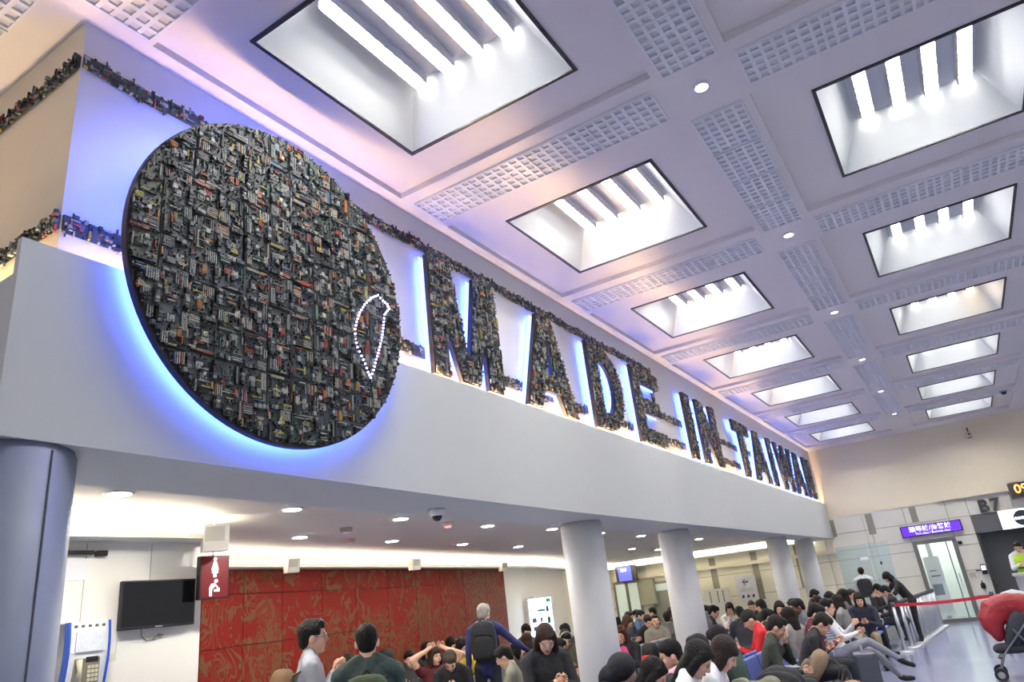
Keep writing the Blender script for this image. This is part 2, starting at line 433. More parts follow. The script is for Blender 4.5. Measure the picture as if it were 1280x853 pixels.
def board_mesh(cu, cv, w, h, turn, R, inside, tilt=0.012):
    """circuit board in a plane (u across, v up, depth n); only what lies inside the outline is kept"""
    m = MB(); bz = R.uniform(0.0, tilt)
    c90 = [(1,0,0,1),(0,-1,1,0),(-1,0,0,-1),(0,1,-1,0)][turn]
    def tr(u, v): return (cu+c90[0]*u+c90[1]*v, cv+c90[2]*u+c90[3]*v)
    pc = R.choice(PCB); N = 6; cells = {}
    for i in range(N):
        for j in range(N):
            a, b = tr(-w/2+w*i/N, -h/2+h*j/N), tr(-w/2+w*(i+1)/N, -h/2+h*(j+1)/N)
            lo = (min(a[0], b[0]), min(a[1], b[1])); hi = (max(a[0], b[0]), max(a[1], b[1]))
            if inside((lo[0]+hi[0])/2, (lo[1]+hi[1])/2) and all(inside(u, v) for u in (lo[0], hi[0]) for v in (lo[1], hi[1])):
                cells[(i, j)] = (lo, hi)
    keep = set(); todo = set(cells)                      # largest connected piece of the board only
    while todo:
        st = [todo.pop()]; comp = set(st)
        while st:
            i, j = st.pop()
            for q in ((i+1, j), (i-1, j), (i, j+1), (i, j-1)):
                if q in todo: todo.discard(q); comp.add(q); st.append(q)
        if len(comp) > len(keep): keep = comp
    for q in sorted(keep):
        lo, hi = cells[q]; m.box((lo[0], lo[1], bz), (hi[0], hi[1], bz+0.003), col=pc, bottom=False)
    for (u0, v0, u1, v1, z0, z1, c) in board_parts(w, h, R):
        if len(keep) < len(cells) and (int(((u0+u1)/2/w+.5)*N), int(((v0+v1)/2/h+.5)*N)) not in keep: continue
        a, b = tr(u0, v0), tr(u1, v1)
        lo = (min(a[0], b[0]), min(a[1], b[1])); hi = (max(a[0], b[0]), max(a[1], b[1]))
        if all(inside(u, v) for u in (lo[0], hi[0]) for v in (lo[1], hi[1])):
            m.box((lo[0], lo[1], bz+0.003), (hi[0], hi[1], bz+0.003+z1), col=c, bottom=False)
    return m
PLANE_X = Matrix(((0,0,1,0),(1,0,0,0),(0,1,0,0),(0,0,0,1)))       # u->Y, v->Z, n->+X
PLANE_MY = Matrix(((1,0,0,0),(0,0,-1,0),(0,1,0,0),(0,0,0,1)))     # u->X, v->Z, n->-Y
def add_boards(parent, umin, umax, vmin, vmax, inside, w, h, seed, zoff, plane=PLANE_X, name='circuit_board', jit=0.012):
    R = random.Random(seed); k = 0
    nu = max(1, round((umax-umin)/w)); nv = max(1, round((vmax-vmin)/h))
    du, dv = (umax-umin)/nu, (vmax-vmin)/nv
    for i in range(nu):
        for j in range(nv):
            cu, cv = umin+(i+.5)*du+R.uniform(-jit, jit), vmin+(j+.5)*dv+R.uniform(-jit, jit)
            turn = R.choice((0, 1, 2, 3)); a, b = (du, dv) if turn % 2 == 0 else (dv, du)
            m = board_mesh(cu, cv, a*1.02, b*1.02, turn, R, inside)
            if not m.v: continue
            o = m.build(name, CB, parent)
            o.matrix_local = Matrix.Translation(plane.to_3x3() @ Vector((0, 0, zoff))) @ plane
            k += 1
    return k
BODY = mat('letter_side_dark', (38, 34, 36), 0.5)
BLUEM = mat('blue_backlight', (120, 150, 255), 0.5, var=0, emit=(84, 118, 255), estr=BLUE)
# ---- the big disc
DX, DYc, DZc, DR = -0.915, 0.804, 0.5956, 0.3048
dt = thing('circuit_board_disc', W(DX, DYc, DZc), 'huge round disc covered in old computer circuit boards, blue light behind', 'sign')
rr = DR*U
m = MB(); m.lathe([(rr-0.01, -0.045), (rr, -0.043), (rr, -0.002), (rr-0.006, 0.0)], n=96, axis='x'); m.build('backing_plate', BODY, dt)
m = MB()
for j in range(96):
    a0, a1 = 2*math.pi*j/96, 2*math.pi*(j+1)/96
    def pt(r, a, x): return (x, r*math.cos(a), r*math.sin(a))
    for (ra, rb, xa, xb) in ((rr-0.075, rr-0.035, -0.0505, -0.0505),):
        m.quad(pt(ra, a0, xa), pt(ra, a1, xa), pt(rb, a1, xb), pt(rb, a0, xb)); m.quad(pt(ra, a0, xa+.005), pt(rb, a0, xb+.005), pt(rb, a1, xb+.005), pt(ra, a1, xa+.005))
        m.quad(pt(rb, a0, xa), pt(rb, a1, xa), pt(rb, a1, xa+.005), pt(rb, a0, xa+.005))
m.build('blue_ring_light', mat('blue_ring', (120, 150, 255), 0.5, var=0, emit=(70, 104, 255), estr=RING), dt)
add_boards(dt, -rr, rr, -rr, rr, lambda u, v: u*u+v*v < (rr-0.004)**2, 0.185, 0.205, 11, 0.0)
for k in range(6):
    a = 2*math.pi*(k+.3)/6
    m = MB(); m.tube([(-0.045, (rr-.15)*math.cos(a), (rr-.15)*math.sin(a)), (-0.105, (rr-.15)*math.cos(a), (rr-.15)*math.sin(a))], 0.02, 10); m.build('standoff', CHROME, dt)
MAP = [(1.032,.642),(1.047,.634),(1.060,.630),(1.065,.621),(1.050,.603),(1.046,.585),(1.040,.555),(1.030,.525),(1.018,.495),(1.008,.470),(.999,.452),(.992,.462),(.985,.478),(.975,.492),(.965,.508),(.960,.525),(.960,.545),(.965,.562),(.975,.585),(.990,.607),(1.010,.628)]
m = MB()
pts = [(U*(y-DYc), U*(z-DZc)) for y, z in MAP]; pts.append(pts[0])
for (a, b) in zip(pts[:-1], pts[1:]):
    L = math.hypot(b[0]-a[0], b[1]-a[1]); n = max(2, int(L/0.026))
    for k in range(n):
        f = k/n; m.ell((0.034, a[0]+(b[0]-a[0])*f, a[1]+(b[1]-a[1])*f), (0.008, 0.0075, 0.0075), 6, 4)
o = m.build('led_outline', mat('violet_white_led', (240, 236, 255), 0.4, var=0, emit=(208, 196, 255), estr=9), dt); tag(o, 'string of white-violet lamps outlining an island', kind='stuff')
m = MB(); m.tube([(0.030, p[0], p[1]) for p in pts], 0.004, 5); m.build('led_wire', BLACK, dt)
# ---- letters (y, z outlines in units)
LZ0, LZ1 = 0.546, 0.870; LX = -0.972
def pip(u, v, poly):
    r = False; n = len(poly); j = n-1
    for i in range(n):
        (xi, yi), (xj, yj) = poly[i], poly[j]
        if (yi > v) != (yj > v) and u < (xj-xi)*(v-yi)/(yj-yi)+xi: r = not r
        j = i
    return r
def H(t): return LZ0+(LZ1-LZ0)*t
def M_(a, b, s): c = (a+b)/2; w = .038; return [[(a,H(0)),(a,H(1)),(a+s*1.35,H(1)),(c,H(.17)),(b-s*1.40,H(1)),(b,H(1)),(b,H(0)),(b-s,H(0)),(b-s,H(.40)),(c+w,H(0)),(c-w,H(0)),(a+s*.9,H(.40)),(a+s*.9,H(0))]]
def A_(a, b, s): c = (a+b)/2; q = s*.62; return [[(a,H(0)),(c-q,H(1)),(c+q,H(1)),(b,H(0)),(b-s*1.12,H(0)),(b-s*1.55,H(.2)),(a+s*1.55,H(.2)),(a+s*1.12,H(0))], [(a+s*1.95,H(.38)),(b-s*1.95,H(.38)),(c,H(.76))]]
def D_(a, b, s):
    o = [(a,H(0)),(a,H(1))]; i = []
    r = (b-a)*.58; ri = r-s; zc = (LZ0+LZ1)/2; hz = (LZ1-LZ0)/2
    for k in range(0, 13):
        an = math.pi/2-math.pi*k/12; o.append((b-r+r*math.cos(an), zc+hz*math.sin(an)))
        i.append((b-r+ri*math.cos(an), zc+(hz-s*.8)*math.sin(an)))
    return [o, [(a+s, H(1)-s*.8)]+i+[(a+s, H(0)+s*.8)]]
def E_(a, b, s): t = .2; return [[(a,H(0)),(a,H(1)),(b,H(1)),(b,H(1-t)),(a+s,H(1-t)),(a+s,H(.6)),(b-.02,H(.6)),(b-.02,H(.41)),(a+s,H(.41)),(a+s,H(t)),(b,H(t)),(b,H(0))]]
def I_(a, b, s): return [[(a,H(0)),(a,H(1)),(b,H(1)),(b,H(0))]]
def N_(a, b, s): return [[(a,H(0)),(a,H(1)),(a+s*1.2,H(1)),(b-s,H(.42)),(b-s,H(1)),(b,H(1)),(b,H(0)),(b-s*1.2,H(0)),(a+s,H(.58)),(a+s,H(0))]]
def T_(a, b, s): c = (a+b)/2-.02; return [[(a,H(1)),(b,H(1)),(b,H(.8)),(c+s/2,H(.8)),(c+s/2,H(0)),(c-s/2,H(0)),(c-s/2,H(.8)),(a,H(.8))]]
def W_(a, b, s): c = (a+b)/2; q = (b-a)*.27; return [[(a,H(1)),(a+s*.95,H(1)),(a+q,H(.3)),(c-s*.45,H(1)),(c+s*.45,H(1)),(b-q,H(.3)),(b-s*.95,H(1)),(b,H(1)),(b-q+s*.55,H(0)),(b-q-s*.5,H(0)),(c,H(.6)),(a+q+s*.5,H(0)),(a+q-s*.55,H(0))]]
LET = [('M', M_, 1.300, 1.608, .072), ('A', A_, 1.739, 2.063, .075), ('D', D_, 2.205, 2.475, .082), ('E', E_, 2.610, 2.900, .080), ('I', I_, 3.235, 3.330, .09),
       ('N', N_, 3.430, 3.730, .080), ('T', T_, 4.080, 4.420, .090), ('A', A_, 4.430, 4.807, .085), ('I', I_, 4.915, 5.005, .09), ('W', W_, 5.115, 5.625, .090), ('A', A_, 5.630, 6.005, .085), ('N', N_, 6.095, 6.385, .082)]
LAB = ['first letter M next to the round disc', 'letter A of the word MADE', 'letter D between A and E', 'letter E ending the word MADE', 'letter I of the word IN', 'letter N of the word IN', 'letter T starting the word TAIWAN',
       'first letter A of TAIWAN, right after the T', 'letter I of TAIWAN before the W', 'letter W in the middle of TAIWAN', 'second letter A of TAIWAN, after the W', 'last letter N beside the far wall']
def ext_outline(polys, origin, depth, name, material, parent, shrink=0.0):
    bm = bmesh.new(); loops = []
    for P in polys:
        vs_ = [bm.verts.new((0.0, U*y-origin[1], CZ+U*z-origin[2])) for y, z in P]
        for i in range(len(vs_)): bm.edges.new((vs_[i], vs_[(i+1) % len(vs_)]))
    res = bmesh.ops.triangle_fill(bm, edges=list(bm.edges), use_beauty=True, use_dissolve=True)
    fs = [f for f in bm.faces]
    r = bmesh.ops.extrude_face_region(bm, geom=fs)
    bmesh.ops.translate(bm, verts=[v for v in r['geom'] if isinstance(v, bmesh.types.BMVert)], vec=(depth, 0, 0))
    bmesh.ops.recalc_face_normals(bm, faces=list(bm.faces))
    me = bpy.data.meshes.new(name); bm.to_mesh(me); bm.free(); me.materials.append(material)
    o = bpy.data.objects.new(name, me); COL.objects.link(o); o.parent = parent
    return o
for k, (ch, fn, a, b, s) in enumerate(LET):
    polys = fn(a, b, s); org = W(LX, (a+b)/2, LZ0)
    t = thing('sign_letter', org, 'circuit-board covered ' + LAB[k], 'sign letter', 'circuit-board letters on the wall')
    ext_outline(polys, org, -0.045, 'letter_body', BODY, t)
    c = ((a+b)/2, (LZ0+LZ1)/2)
    g = ext_outline(polys, org, -0.005, 'blue_backlight', BLUEM, t); g.location = (-0.088, 0, 0)
    ou = U*(a+b)/2
    def ins(u, v, polys=polys, ou=ou):
        y, z = (u+ou)/U, LZ0+v/U
        if not pip(y, z, polys[0]): return False
        return not any(pip(y, z, p) for p in polys[1:])
    add_boards(t, U*a-ou-.01, U*b-ou+.01, -0.01, U*(LZ1-LZ0)+.01, ins, 0.17 if k < 6 else 0.2, 0.17 if k < 6 else 0.2, 40+k, 0.0)
    for q in ((0.25, 0.08), (0.25, 0.9)):
        yq = [p for p in np.linspace(a, b, 40) if ins(U*p-ou, U*(LZ1-LZ0)*q[1])]
        if yq:
            m = MB(); yy = U*yq[len(yq)//3]-ou; m.tube([(-0.05, yy, U*(LZ1-LZ0)*q[1]), (U*(XW-LX)+0.001, yy, U*(LZ1-LZ0)*q[1])], 0.012, 8); m.build('standoff', CHROME, t)
# ---- circuit board strips on the wall
def strip_x(y0, y1, z0, z1, seed, label):
    t = thing('circuit_board_strip', W(XW, y0, (z0+z1)/2), label, 'wall strip')
    L = U*(y1-y0); hh = U*(z1-z0)/2
    m = MB(); m.box((0.0005, 0, -hh*.8), (0.008, L, hh*.8)); m.build('backing', BODY, t)
    R = random.Random(seed); u = 0.0
    while u < L:
        w = min(R.uniform(.14, .24), L-u+.02); dz = R.uniform(-.012, .012)
        mm = MB(); pc = R.choice(PCB); mm.box((u, -hh+dz, 0.0), (u+w, hh+dz, 0.004), col=pc, bottom=False)
        for q in range(26):
            a_, b_ = R.choice([(.008, .05), (.05, .008), (.02, .02), (.012, .01), (.01, .014), (.03, .022)])
            cu, cv = R.uniform(u+a_/2, max(u+a_/2, u+w-a_/2)), R.uniform(-hh-.006, hh+.006)+dz
            mm.box((cu-a_/2, cv-b_/2, 0.004), (cu+a_/2, cv+b_/2, 0.004+R.uniform(.004, .016)), col=R.choice(SLOT+GRY+ACC[:4]+BLK+BLK+GRY+PCB), bottom=False)
        o = mm.build('circuit_board', CB, t); o.matrix_local = Matrix.Translation((0.008, 0, 0)) @ PLANE_X
        u += w
    return t
strip_x(0.457, 2.945, 0.902, 0.930, 3, 'long upper strip of circuit boards running from the wall corner over the letters')
strip_x(0.457, 4.45, 0.597, 0.627, 4, 'long lower strip of circuit boards running along the base of the letters')
strip_x(2.96, 4.62, 0.706, 0.735, 5, 'short strip of circuit boards linking E, IN and T at half height')
t = thing('circuit_board_strip', W(XW, 2.93, 0.70), 'upright strip of circuit boards beside the letter E', 'wall strip')
m = MB(); m.box((0.0005, -0.045, 0.0), (0.008, 0.045, U*0.20)); m.build('backing', BODY, t)
add_boards(t, -0.05, 0.05, 0.0, U*0.21, lambda u, v: abs(u) < .06 and 0 <= v < U*.20, 0.1, 0.16, 77, 0.008, jit=0.004)
def strip_y(x0, x1, z0, z1, seed, label):
    t = thing('circuit_board_strip', W(x0, 0.4544, (z0+z1)/2), label, 'wall strip'); L = U*(x1-x0); hh = U*(z1-z0)/2
    m = MB(); m.box((0, -0.008, -hh*.8), (L, -0.0005, hh*.8)); m.build('backing', BODY, t)
    R = random.Random(seed); u = 0.0
    while u < L:
        w = min(R.uniform(.14, .24), L-u)
        mm = MB(); pc = R.choice(PCB); mm.box((u, -hh, 0.0), (u+w, hh, 0.004), col=pc, bottom=False)
        for q in range(26):
            a_, b_ = R.choice([(.008, .05), (.05, .008), (.02, .02), (.012, .01), (.01, .014), (.03, .022)])
            cu, cv = u+R.random()*w, R.uniform(-hh-.006, hh+.006); cu = min(max(cu, a_/2), L-a_/2)
            mm.box((cu-a_/2, cv-b_/2, 0.004), (cu+a_/2, cv+b_/2, 0.004+R.uniform(.006, .024)), col=R.choice(SLOT+GRY+ACC[:4]+BLK+BLK+GRY+PCB), bottom=False)
        o = mm.build('circuit_board', CB, t); o.matrix_local = Matrix.Translation((0, -0.008, 0)) @ PLANE_MY
        u += w
        if L-u < .02: break
strip_y(-1.75, XW, 0.900, 0.928, 8, 'upper strip of circuit boards on the beige return wall')
strip_y(-1.75, XW, 0.597, 0.627, 9, 'lower strip of circuit boards on the beige return wall')
# ------------------------------------------------------------------ low ceiling and the walls behind the columns
LC = 0.285; LIP0, LIP1 = 0.233, 0.246
LOWC = mat('low_ceiling_paint', (206, 200, 192), 0.7, var=0.02)
mb = MB(); mb.box(tuple(W(-3.5, FY[0]+0.14, LC)), tuple(W(FIN, YW, LC+0.03))); o = mb.build('ceiling_low', LOWC); struct(o, 'low ceiling over the seating area', 'ceiling')
WARMW = mat('warm_white_wall', (228, 226, 218), 0.6, var=0.02)
YELW = mat('cream_lit_wall', (238, 236, 218), 0.6, var=0.02)
# tv wall
mb = MB(); mb.box(tuple(W(-1.72, 0.1, FL)), tuple(W(-1.6, 1.134, LC))); mb.box(tuple(W(-2.3, 1.05, FL)), tuple(W(-1.72, 1.134, LC)))
o = mb.build('wall_television', WARMW); struct(o, 'white wall carrying the television', 'wall')
COVEM = mat('cove_light_strip', (255, 250, 240), 0.5, var=0, emit=(255, 244, 222), estr=COVE)
def cove(pts, label, off=0.075, mt=None):
    """lip + light strip along a wall line given in units (room lies to the right of the line)"""
    t = thing('cove_light', W(pts[0][0], pts[0][1], LIP0), label, 'cove light'); base = W(pts[0][0], pts[0][1], LIP0)
    for (a, b) in zip(pts[:-1], pts[1:]):
        a = Vector(a); b = Vector(b); d = (b-a).normalized(); nrm = Vector((d.y, -d.x))
        def P(q, o_, z): return tuple(W(q.x+nrm.x*o_, q.y+nrm.y*o_, z)-base)
        m = MB()
        for (o0, o1, z0, z1) in ((0.0005, off, LIP0, LIP0+0.005), (off-0.006, off, LIP0+0.005, LIP1)):
            ring0 = [P(a, o0, z0), P(a, o1, z0), P(a, o1, z1), P(a, o0, z1)]; ring1 = [P(b, o0, z0), P(b, o1, z0), P(b, o1, z1), P(b, o0, z1)]
            k = len(m.v); m.v += ring0+ring1
            for i in range(4): m.face((k+i, k+(i+1) % 4, k+4+(i+1) % 4, k+4+i))
            m.face((k, k+3, k+2, k+1)); m.face((k+4, k+5, k+6, k+7))
        m.build('lip', WARMW, t)
        m = MB(); m.quad(P(a, 0.02, LIP0+.007), P(b, 0.02, LIP0+.007), P(b, 0.045, LIP0+.007), P(a, 0.045, LIP0+.007)); m.build('light_strip', mt or COVEM, t)
    return t
cove([(-1.6, 0.30), (-1.6, 1.134)], 'bright cove light along the top of the television wall')
RA, RB, RC, RD, RE = (-2.14, 1.135), (-2.55, 3.96), (-2.59, 4.30), (-2.88, 5.37), (-3.2, YW)
def wall_seg(name, a, b, mt, label, zt=LC, th=0.05):
    a = Vector(a); b = Vector(b); d = (b-a).normalized(); n2 = Vector((-d.y, d.x))*th
    m = MB(); m.prism([tuple(W(a.x, a.y, FL)), tuple(W(b.x, b.y, FL)), tuple(W(b.x, b.y, zt)), tuple(W(a.x, a.y, zt))], 0, (U*n2.x, U*n2.y, 0))
    o = m.build(name, mt); return struct(o, label, 'wall')
def red_mat():
    m = bpy.data.materials.new('red_lacquer_bronze_pattern'); m.use_nodes = True; nt = m.node_tree; b = nt.nodes['Principled BSDF']
    tc = nt.nodes.new('ShaderNodeTexCoord')
    def noise(sc, det, dis):
        q = nt.nodes.new('ShaderNodeTexNoise'); q.inputs['Scale'].default_value = sc; q.inputs['Detail'].default_value = det; q.inputs['Distortion'].default_value = dis
        nt.links.new(tc.outputs['Object'], q.inputs['Vector']); return q.outputs['Fac']
    def ramp(src, a, b):
        q = nt.nodes.new('ShaderNodeMapRange'); q.inputs[1].default_value = a; q.inputs[2].default_value = b; nt.links.new(src, q.inputs[0]); return q.outputs[0]
    def mth(op, a, b=None):
        q = nt.nodes.new('ShaderNodeMath'); q.operation = op
        for i, v in enumerate((a, b)):
            if v is None: continue
            if isinstance(v, (int, float)): q.inputs[i].default_value = v
            else: nt.links.new(v, q.inputs[i])
        return q.outputs[0]
    lines = ramp(mth('SINE', mth('MULTIPLY', noise(1.5, 1.5, 1.6), 70.0)), .35, .75)      # swirling stems
    msk = ramp(noise(1.1, 1.0, .6), .46, .54)
    blobs = ramp(noise(3.4, 1.0, 2.2), .57, .61)                                           # leaves and blossoms
    fan = ramp(mth('SINE', mth('MULTIPLY', noise(2.2, 0.5, 3.0), 120.0)), .4, .8)
    msk2 = ramp(noise(1.6, .5, .4), .58, .62)
    class _o: pass
    mu = _o(); mu.outputs = [mth('MAXIMUM', mth('MAXIMUM', mth('MULTIPLY', lines, msk), blobs), mth('MULTIPLY', fan, msk2))]
    mx = nt.nodes.new('ShaderNodeMix'); mx.data_type = 'RGBA'; mx.inputs[6].default_value = srgb(120, 19, 10); mx.inputs[7].default_value = srgb(106, 68, 41)
    nt.links.new(mu.outputs[0], mx.inputs[0]); nt.links.new(mx.outputs[2], b.inputs['Base Color'])
    b.inputs['Roughness'].default_value = 0.62; b.inputs['Specular IOR Level'].default_value = 0.2
    bp = nt.nodes.new('ShaderNodeBump'); bp.inputs['Strength'].default_value = .3; bp.inputs['Distance'].default_value = .01
    nt.links.new(mu.outputs[0], bp.inputs['Height']); nt.links.new(bp.outputs['Normal'], b.inputs['Normal'])
    return m
wr = wall_seg('wall_red', RA, RB, mat('red_wall_joint', (70, 26, 20), 0.6), 'wall clad in red lacquer panels with bronze floral pattern')
REDM = red_mat()
ta = Vector((-2.205, 1.665)); tb = Vector((-2.55, 3.96)); rd = (tb-ta); rn = Vector((rd.y, -rd.x)).normalized()
tj = [-0.215, -0.13, -0.05, 0.031, 0.117, 0.218, 0.318, 0.424, 0.535, 0.641, 0.755, 0.881, 0.997]
zj = [FL+0.03, -0.33, -0.185, -0.02, 0.150, 0.2325]
for i in range(len(tj)-1):
    for j in range(len(zj)-1):
        g = 0.0012
        p0 = ta+rd*(tj[i]+g/rd.length); p1 = ta+rd*(tj[i+1]-g/rd.length); e = rn*0.0005; pr = U*0.004
        m = MB(); m.prism([tuple(W(p0.x+e.x, p0.y+e.y, zj[j]+g)), tuple(W(p1.x+e.x, p1.y+e.y, zj[j]+g)), tuple(W(p1.x+e.x, p1.y+e.y, zj[j+1]-g)), tuple(W(p0.x+e.x, p0.y+e.y, zj[j+1]-g))], 0, (rn.x*pr, rn.y*pr, 0))
        m.build('wall_panel', REDM, wr)
wall_seg('wall_side', RB, RC, WARMW, 'white pier beside the red panels'); wall_seg('wall_side_far', RC, RD, WARMW, 'white side wall beyond the red panels'); wall_seg('wall_side_end', RD, RE, YELW, 'cream side wall end')
cove([RA, RB, RC, RD, RE], 'bright cove light along the top of the red panel wall')
cove([RE, (-1.2, YW)], 'bright cove light along the top of the far wall under the low ceiling', mt=mat('strong_cove_strip', (255, 250, 240), 0.5, var=0, emit=(255, 246, 222), estr=COVE*3))
# pier edge, dark reveal
m = MB(); m.prism([tuple(W(RC[0]+.002, RC[1]+.01, FL)), tuple(W(RC[0]+.002, RC[1]+.035, FL)), tuple(W(RC[0]+.002, RC[1]+.035, 0.05)), tuple(W(RC[0]+.002, RC[1]+.01, 0.05))], 0, (0.05, 0, 0)); o = m.build('trim_1', mat('dark_wood_reveal', (70, 52, 46), .6)); struct(o)
# low ceiling lamps
LDL = mat('low_lamp', (255, 252, 246), 0.4, var=0, emit=(255, 250, 240), estr=420)
LDR = mat('low_lamp_red', (230, 150, 140), 0.4, var=0, emit=(255, 150, 140), estr=1.5)
dl = [(-4.68,2.67),(-4.84,4.28),(-6.31,5.69),(-6.47,7.41),(-4.98,5.86),(-5.11,7.68),(-6.65,9.25),(-6.83,11.19),(-5.09,9.33),(-5.21,11.2),(-5.29,13.19),(-7.03,15.03),(-6.99,16.71),(-7.09,18.73),(-5.33,16.8)]
LCz = CZ+U*LC
for (x, y) in dl:
    t = thing('recessed_lamp', (x, y, LCz), 'round white recessed lamp in the low ceiling', 'ceiling lamp', 'recessed lamps in the low ceiling')
    m = MB(); m.lathe([(0.075, 0.0), (0.098, -0.001), (0.098, -0.010), (0.075, -0.014)], n=20); m.build('ring', LAMPW, t, True)
    m = MB(); m.lathe([(0.074, -0.006), (0.074, -0.015), (0.03, -0.018)], n=20); m.build('lamp', LDL, t, True)
for k, (x, y) in enumerate(((-5.66, 5.75), (-6.41, 6.56), (-5.05, 6.77))):
    t = thing('smoke_detector', (x, y, LCz), ['round grey smoke detector on the low ceiling', 'white smoke detector with pinkish rim on the low ceiling', 'smoke detector glowing red on the low ceiling'][k], 'smoke detector')
    m = MB(); m.lathe([(0.07, 0), (0.07, -0.03), (0.05, -0.05)], n=20); m.build('body', mat('detector_%d' % k, [(120, 112, 106), (190, 150, 145), (205, 190, 184)][k], .5), t)
    m = MB(); m.lathe([(0.05, -0.0505), (0.03, -0.062)], n=16); m.build('sensor', LDR if k == 2 else LAMPW, t)
# dome camera + bracket camera on the soffit
t = thing('dome_camera', (-3.80, 4.95, CZ+U*0.243), 'white dome security camera with black globe under the beam', 'camera')
m = MB(); m.lathe([(0.075, 0), (0.075, -0.02), (0.055, -0.055)], n=24); m.build('housing', LAMPW, t, True)
m = MB(); m.ell((0, 0, -0.055), (0.045, 0.045, 0.045), 16, 10); m.build('globe', mat('dark_globe', (24, 22, 22), .12), t, True)
t = thing('bracket_camera', (-4.02, 8.5, CZ+U*0.2405), 'small black box camera hanging under the beam beside the column', 'camera')
m = MB(); m.tube([(0, 0, 0), (0, 0, -0.05)], 0.012); m.build('bracket', LAMPW, t)
m = MB(); m.box((-0.05, -0.09, -0.11), (0.05, 0.08, -0.05)); b_ = m.build('body', BLACK, t, bevel=.008)
# ------------------------------------------------------------------ things on the television wall
TX = U*-1.6
def ty(y): return U*y
SCR = mat('dark_screen', (10, 12, 16), 0.12, var=0)
t = thing('television', (TX, ty(1.015), CZ+U*0.046), 'black flat television mounted on the white wall', 'television')
hw, hh = ty(0.089), U*0.102
m = MB(); m.box((0.03, -hw, 0), (0.075, hw, hh)); m.build('body', BLACK, t, bevel=.006)
m = MB(); m.box((0.0755, -hw+.012, .022), (0.077, hw-.012, hh-.012)); m.build('screen', SCR, t)
m = MB(); m.box((0.0, -.12, .1), (0.03, .12, .26)); m.build('wall_mount', BLACK, t)
m = MB(); m.box((0.076, -.03, .005), (0.078, .03, .014)); m.build('badge', CHROME, t)
m = MB(); m.tube([(0.04, -0.12, 0.0), (0.03, -0.11, -0.05), (0.012, -0.06, -0.085), (0.012, -0.01, -0.08), (0.012, .03, -0.06), (0.012, .07, -0.075)], 0.004, 6); m.tube([(0.012, .0, -0.085), (0.012, .05, -.05), (0.012, .08, -.06)], 0.006, 6); m.build('cable', mat('grey_cable', (120, 116, 108), .6), t)
m = MB(); m.box((0.0, -0.033, -.02), (0.012, 0.033, .03)); o = m.build('wall_socket', mat('ivory_plastic', (214, 208, 186), .5), None, loc=(TX, ty(.924), CZ+U*-.005), bevel=.003); tag(o, 'ivory socket box on the white wall under the television', 'socket')
m = MB(); m.box((0, -.006, 0), (0.008, .006, U*.05)); o = m.build('cable_duct', WARMW, None, loc=(TX, ty(.935), CZ+U*.004)); tag(o, 'thin white cable duct running down to the socket', 'cable duct')
m = MB(); m.lathe([(0.012, 0), (0.012, 0.03), (0.02, 0.032), (0.02, 0.05), (0.008, .055)], n=16, axis='x'); o = m.build('hall_knob_fitting', CHROME, None, True, loc=(TX, ty(.892), CZ+U*.026)); tag(o, 'small round steel knob on the white wall by the phone', 'knob')
for yy in (.853, 1.0):
    m = MB(); m.box((0.0003, -.003, 0), (0.002, .003, U*(.20 if yy < .9 else .09))); o = m.build('trim_2', mat('joint_grey', (176, 172, 164), .7), None, loc=(TX, ty(yy), CZ+U*(.03 if yy < .9 else .14))); struct(o)
t = thing('door_closer', (TX, ty(.80), CZ+U*.205), 'dark metal door closer arm high on the white wall', 'door closer')
m = MB(); m.box((0.0, 0, 0), (0.05, .22, .03)); m.build('arm', BLACK, t, bevel=.004)
m = MB(); m.box((0.0, .24, -.012), (0.06, .32, .03)); m.build('cylinder', mat('dark_steel', (60, 58, 58), .35, metal=.7), t, bevel=.01)
m = MB(); m.box((0.0005, 0.02, -.18), (0.01, .20, -.03)); m.build('plate', LAMPW, t)
# payphone kiosk
t = thing('payphone_kiosk', (TX+.003, ty(.844), 0), 'white payphone kiosk with wavy blue side panels', 'payphone')
zt = CZ+U*.069; hw = ty(.038)
def wave(z): return 0.035*math.sin((z-.55)*6.2)+0.17
zz = [0.5+k*(zt-0.5)/22 for k in range(23)]
KB = mat('kiosk_blue', (34, 84, 190), .35); KW = mat('kiosk_white', (224, 226, 228), .35)
for s in (-1, 1):
    m = MB(); m.prism([(wave(z)+.014, s*hw, z) for z in zz]+[(wave(z)-.05, s*hw, z) for z in reversed(zz)], 0, (0, s*0.012, 0)); m.build('side_panel', KB, t)
m = MB()
for a, b in zip(zz[:-1], zz[1:]):
    m.quad((wave(a), -hw, a), (wave(a), hw, a), (wave(b), hw, b), (wave(b), -hw, b)); m.quad((0.001, hw, a), (0.001, -hw, a), (0.001, -hw, b), (0.001, hw, b))
m.quad((0.001, -hw, zz[-1]), (wave(zz[-1]), -hw, zz[-1]), (wave(zz[-1]), hw, zz[-1]), (0.001, hw, zz[-1])); m.build('front', KW, t, True)
m = MB(); m.box((0.0, -.05, 0), (0.1, .05, .5)); m.build('pedestal', KW, t)
z0 = zt-.15; m = MB(); m.box((wave(z0)+.004, -hw*.72, z0-.05), (wave(z0)+.012, hw*.72, z0+.08)); m.build('notice_card', mat('pale_card', (206, 212, 222), .5, var=.2, scale=40), t)
for k in range(5):
    m = MB(); m.box((wave(zt)-.002+.01, -hw*.8+k*hw*.36, zt-.04), (wave(zt)+.014, -hw*.8+k*hw*.36+.02, zt-.022)); m.build('icon', mat('icon_dark', (90, 84, 74), .6), t)
z1 = zt-.37; m = MB(); m.box((wave(z1)-.01, -hw*.66, z1-.04), (wave(z1)+.02, hw*.66, z1+.15)); ph = m.build('phone', mat('phone_grey', (128, 124, 106), .5), t)
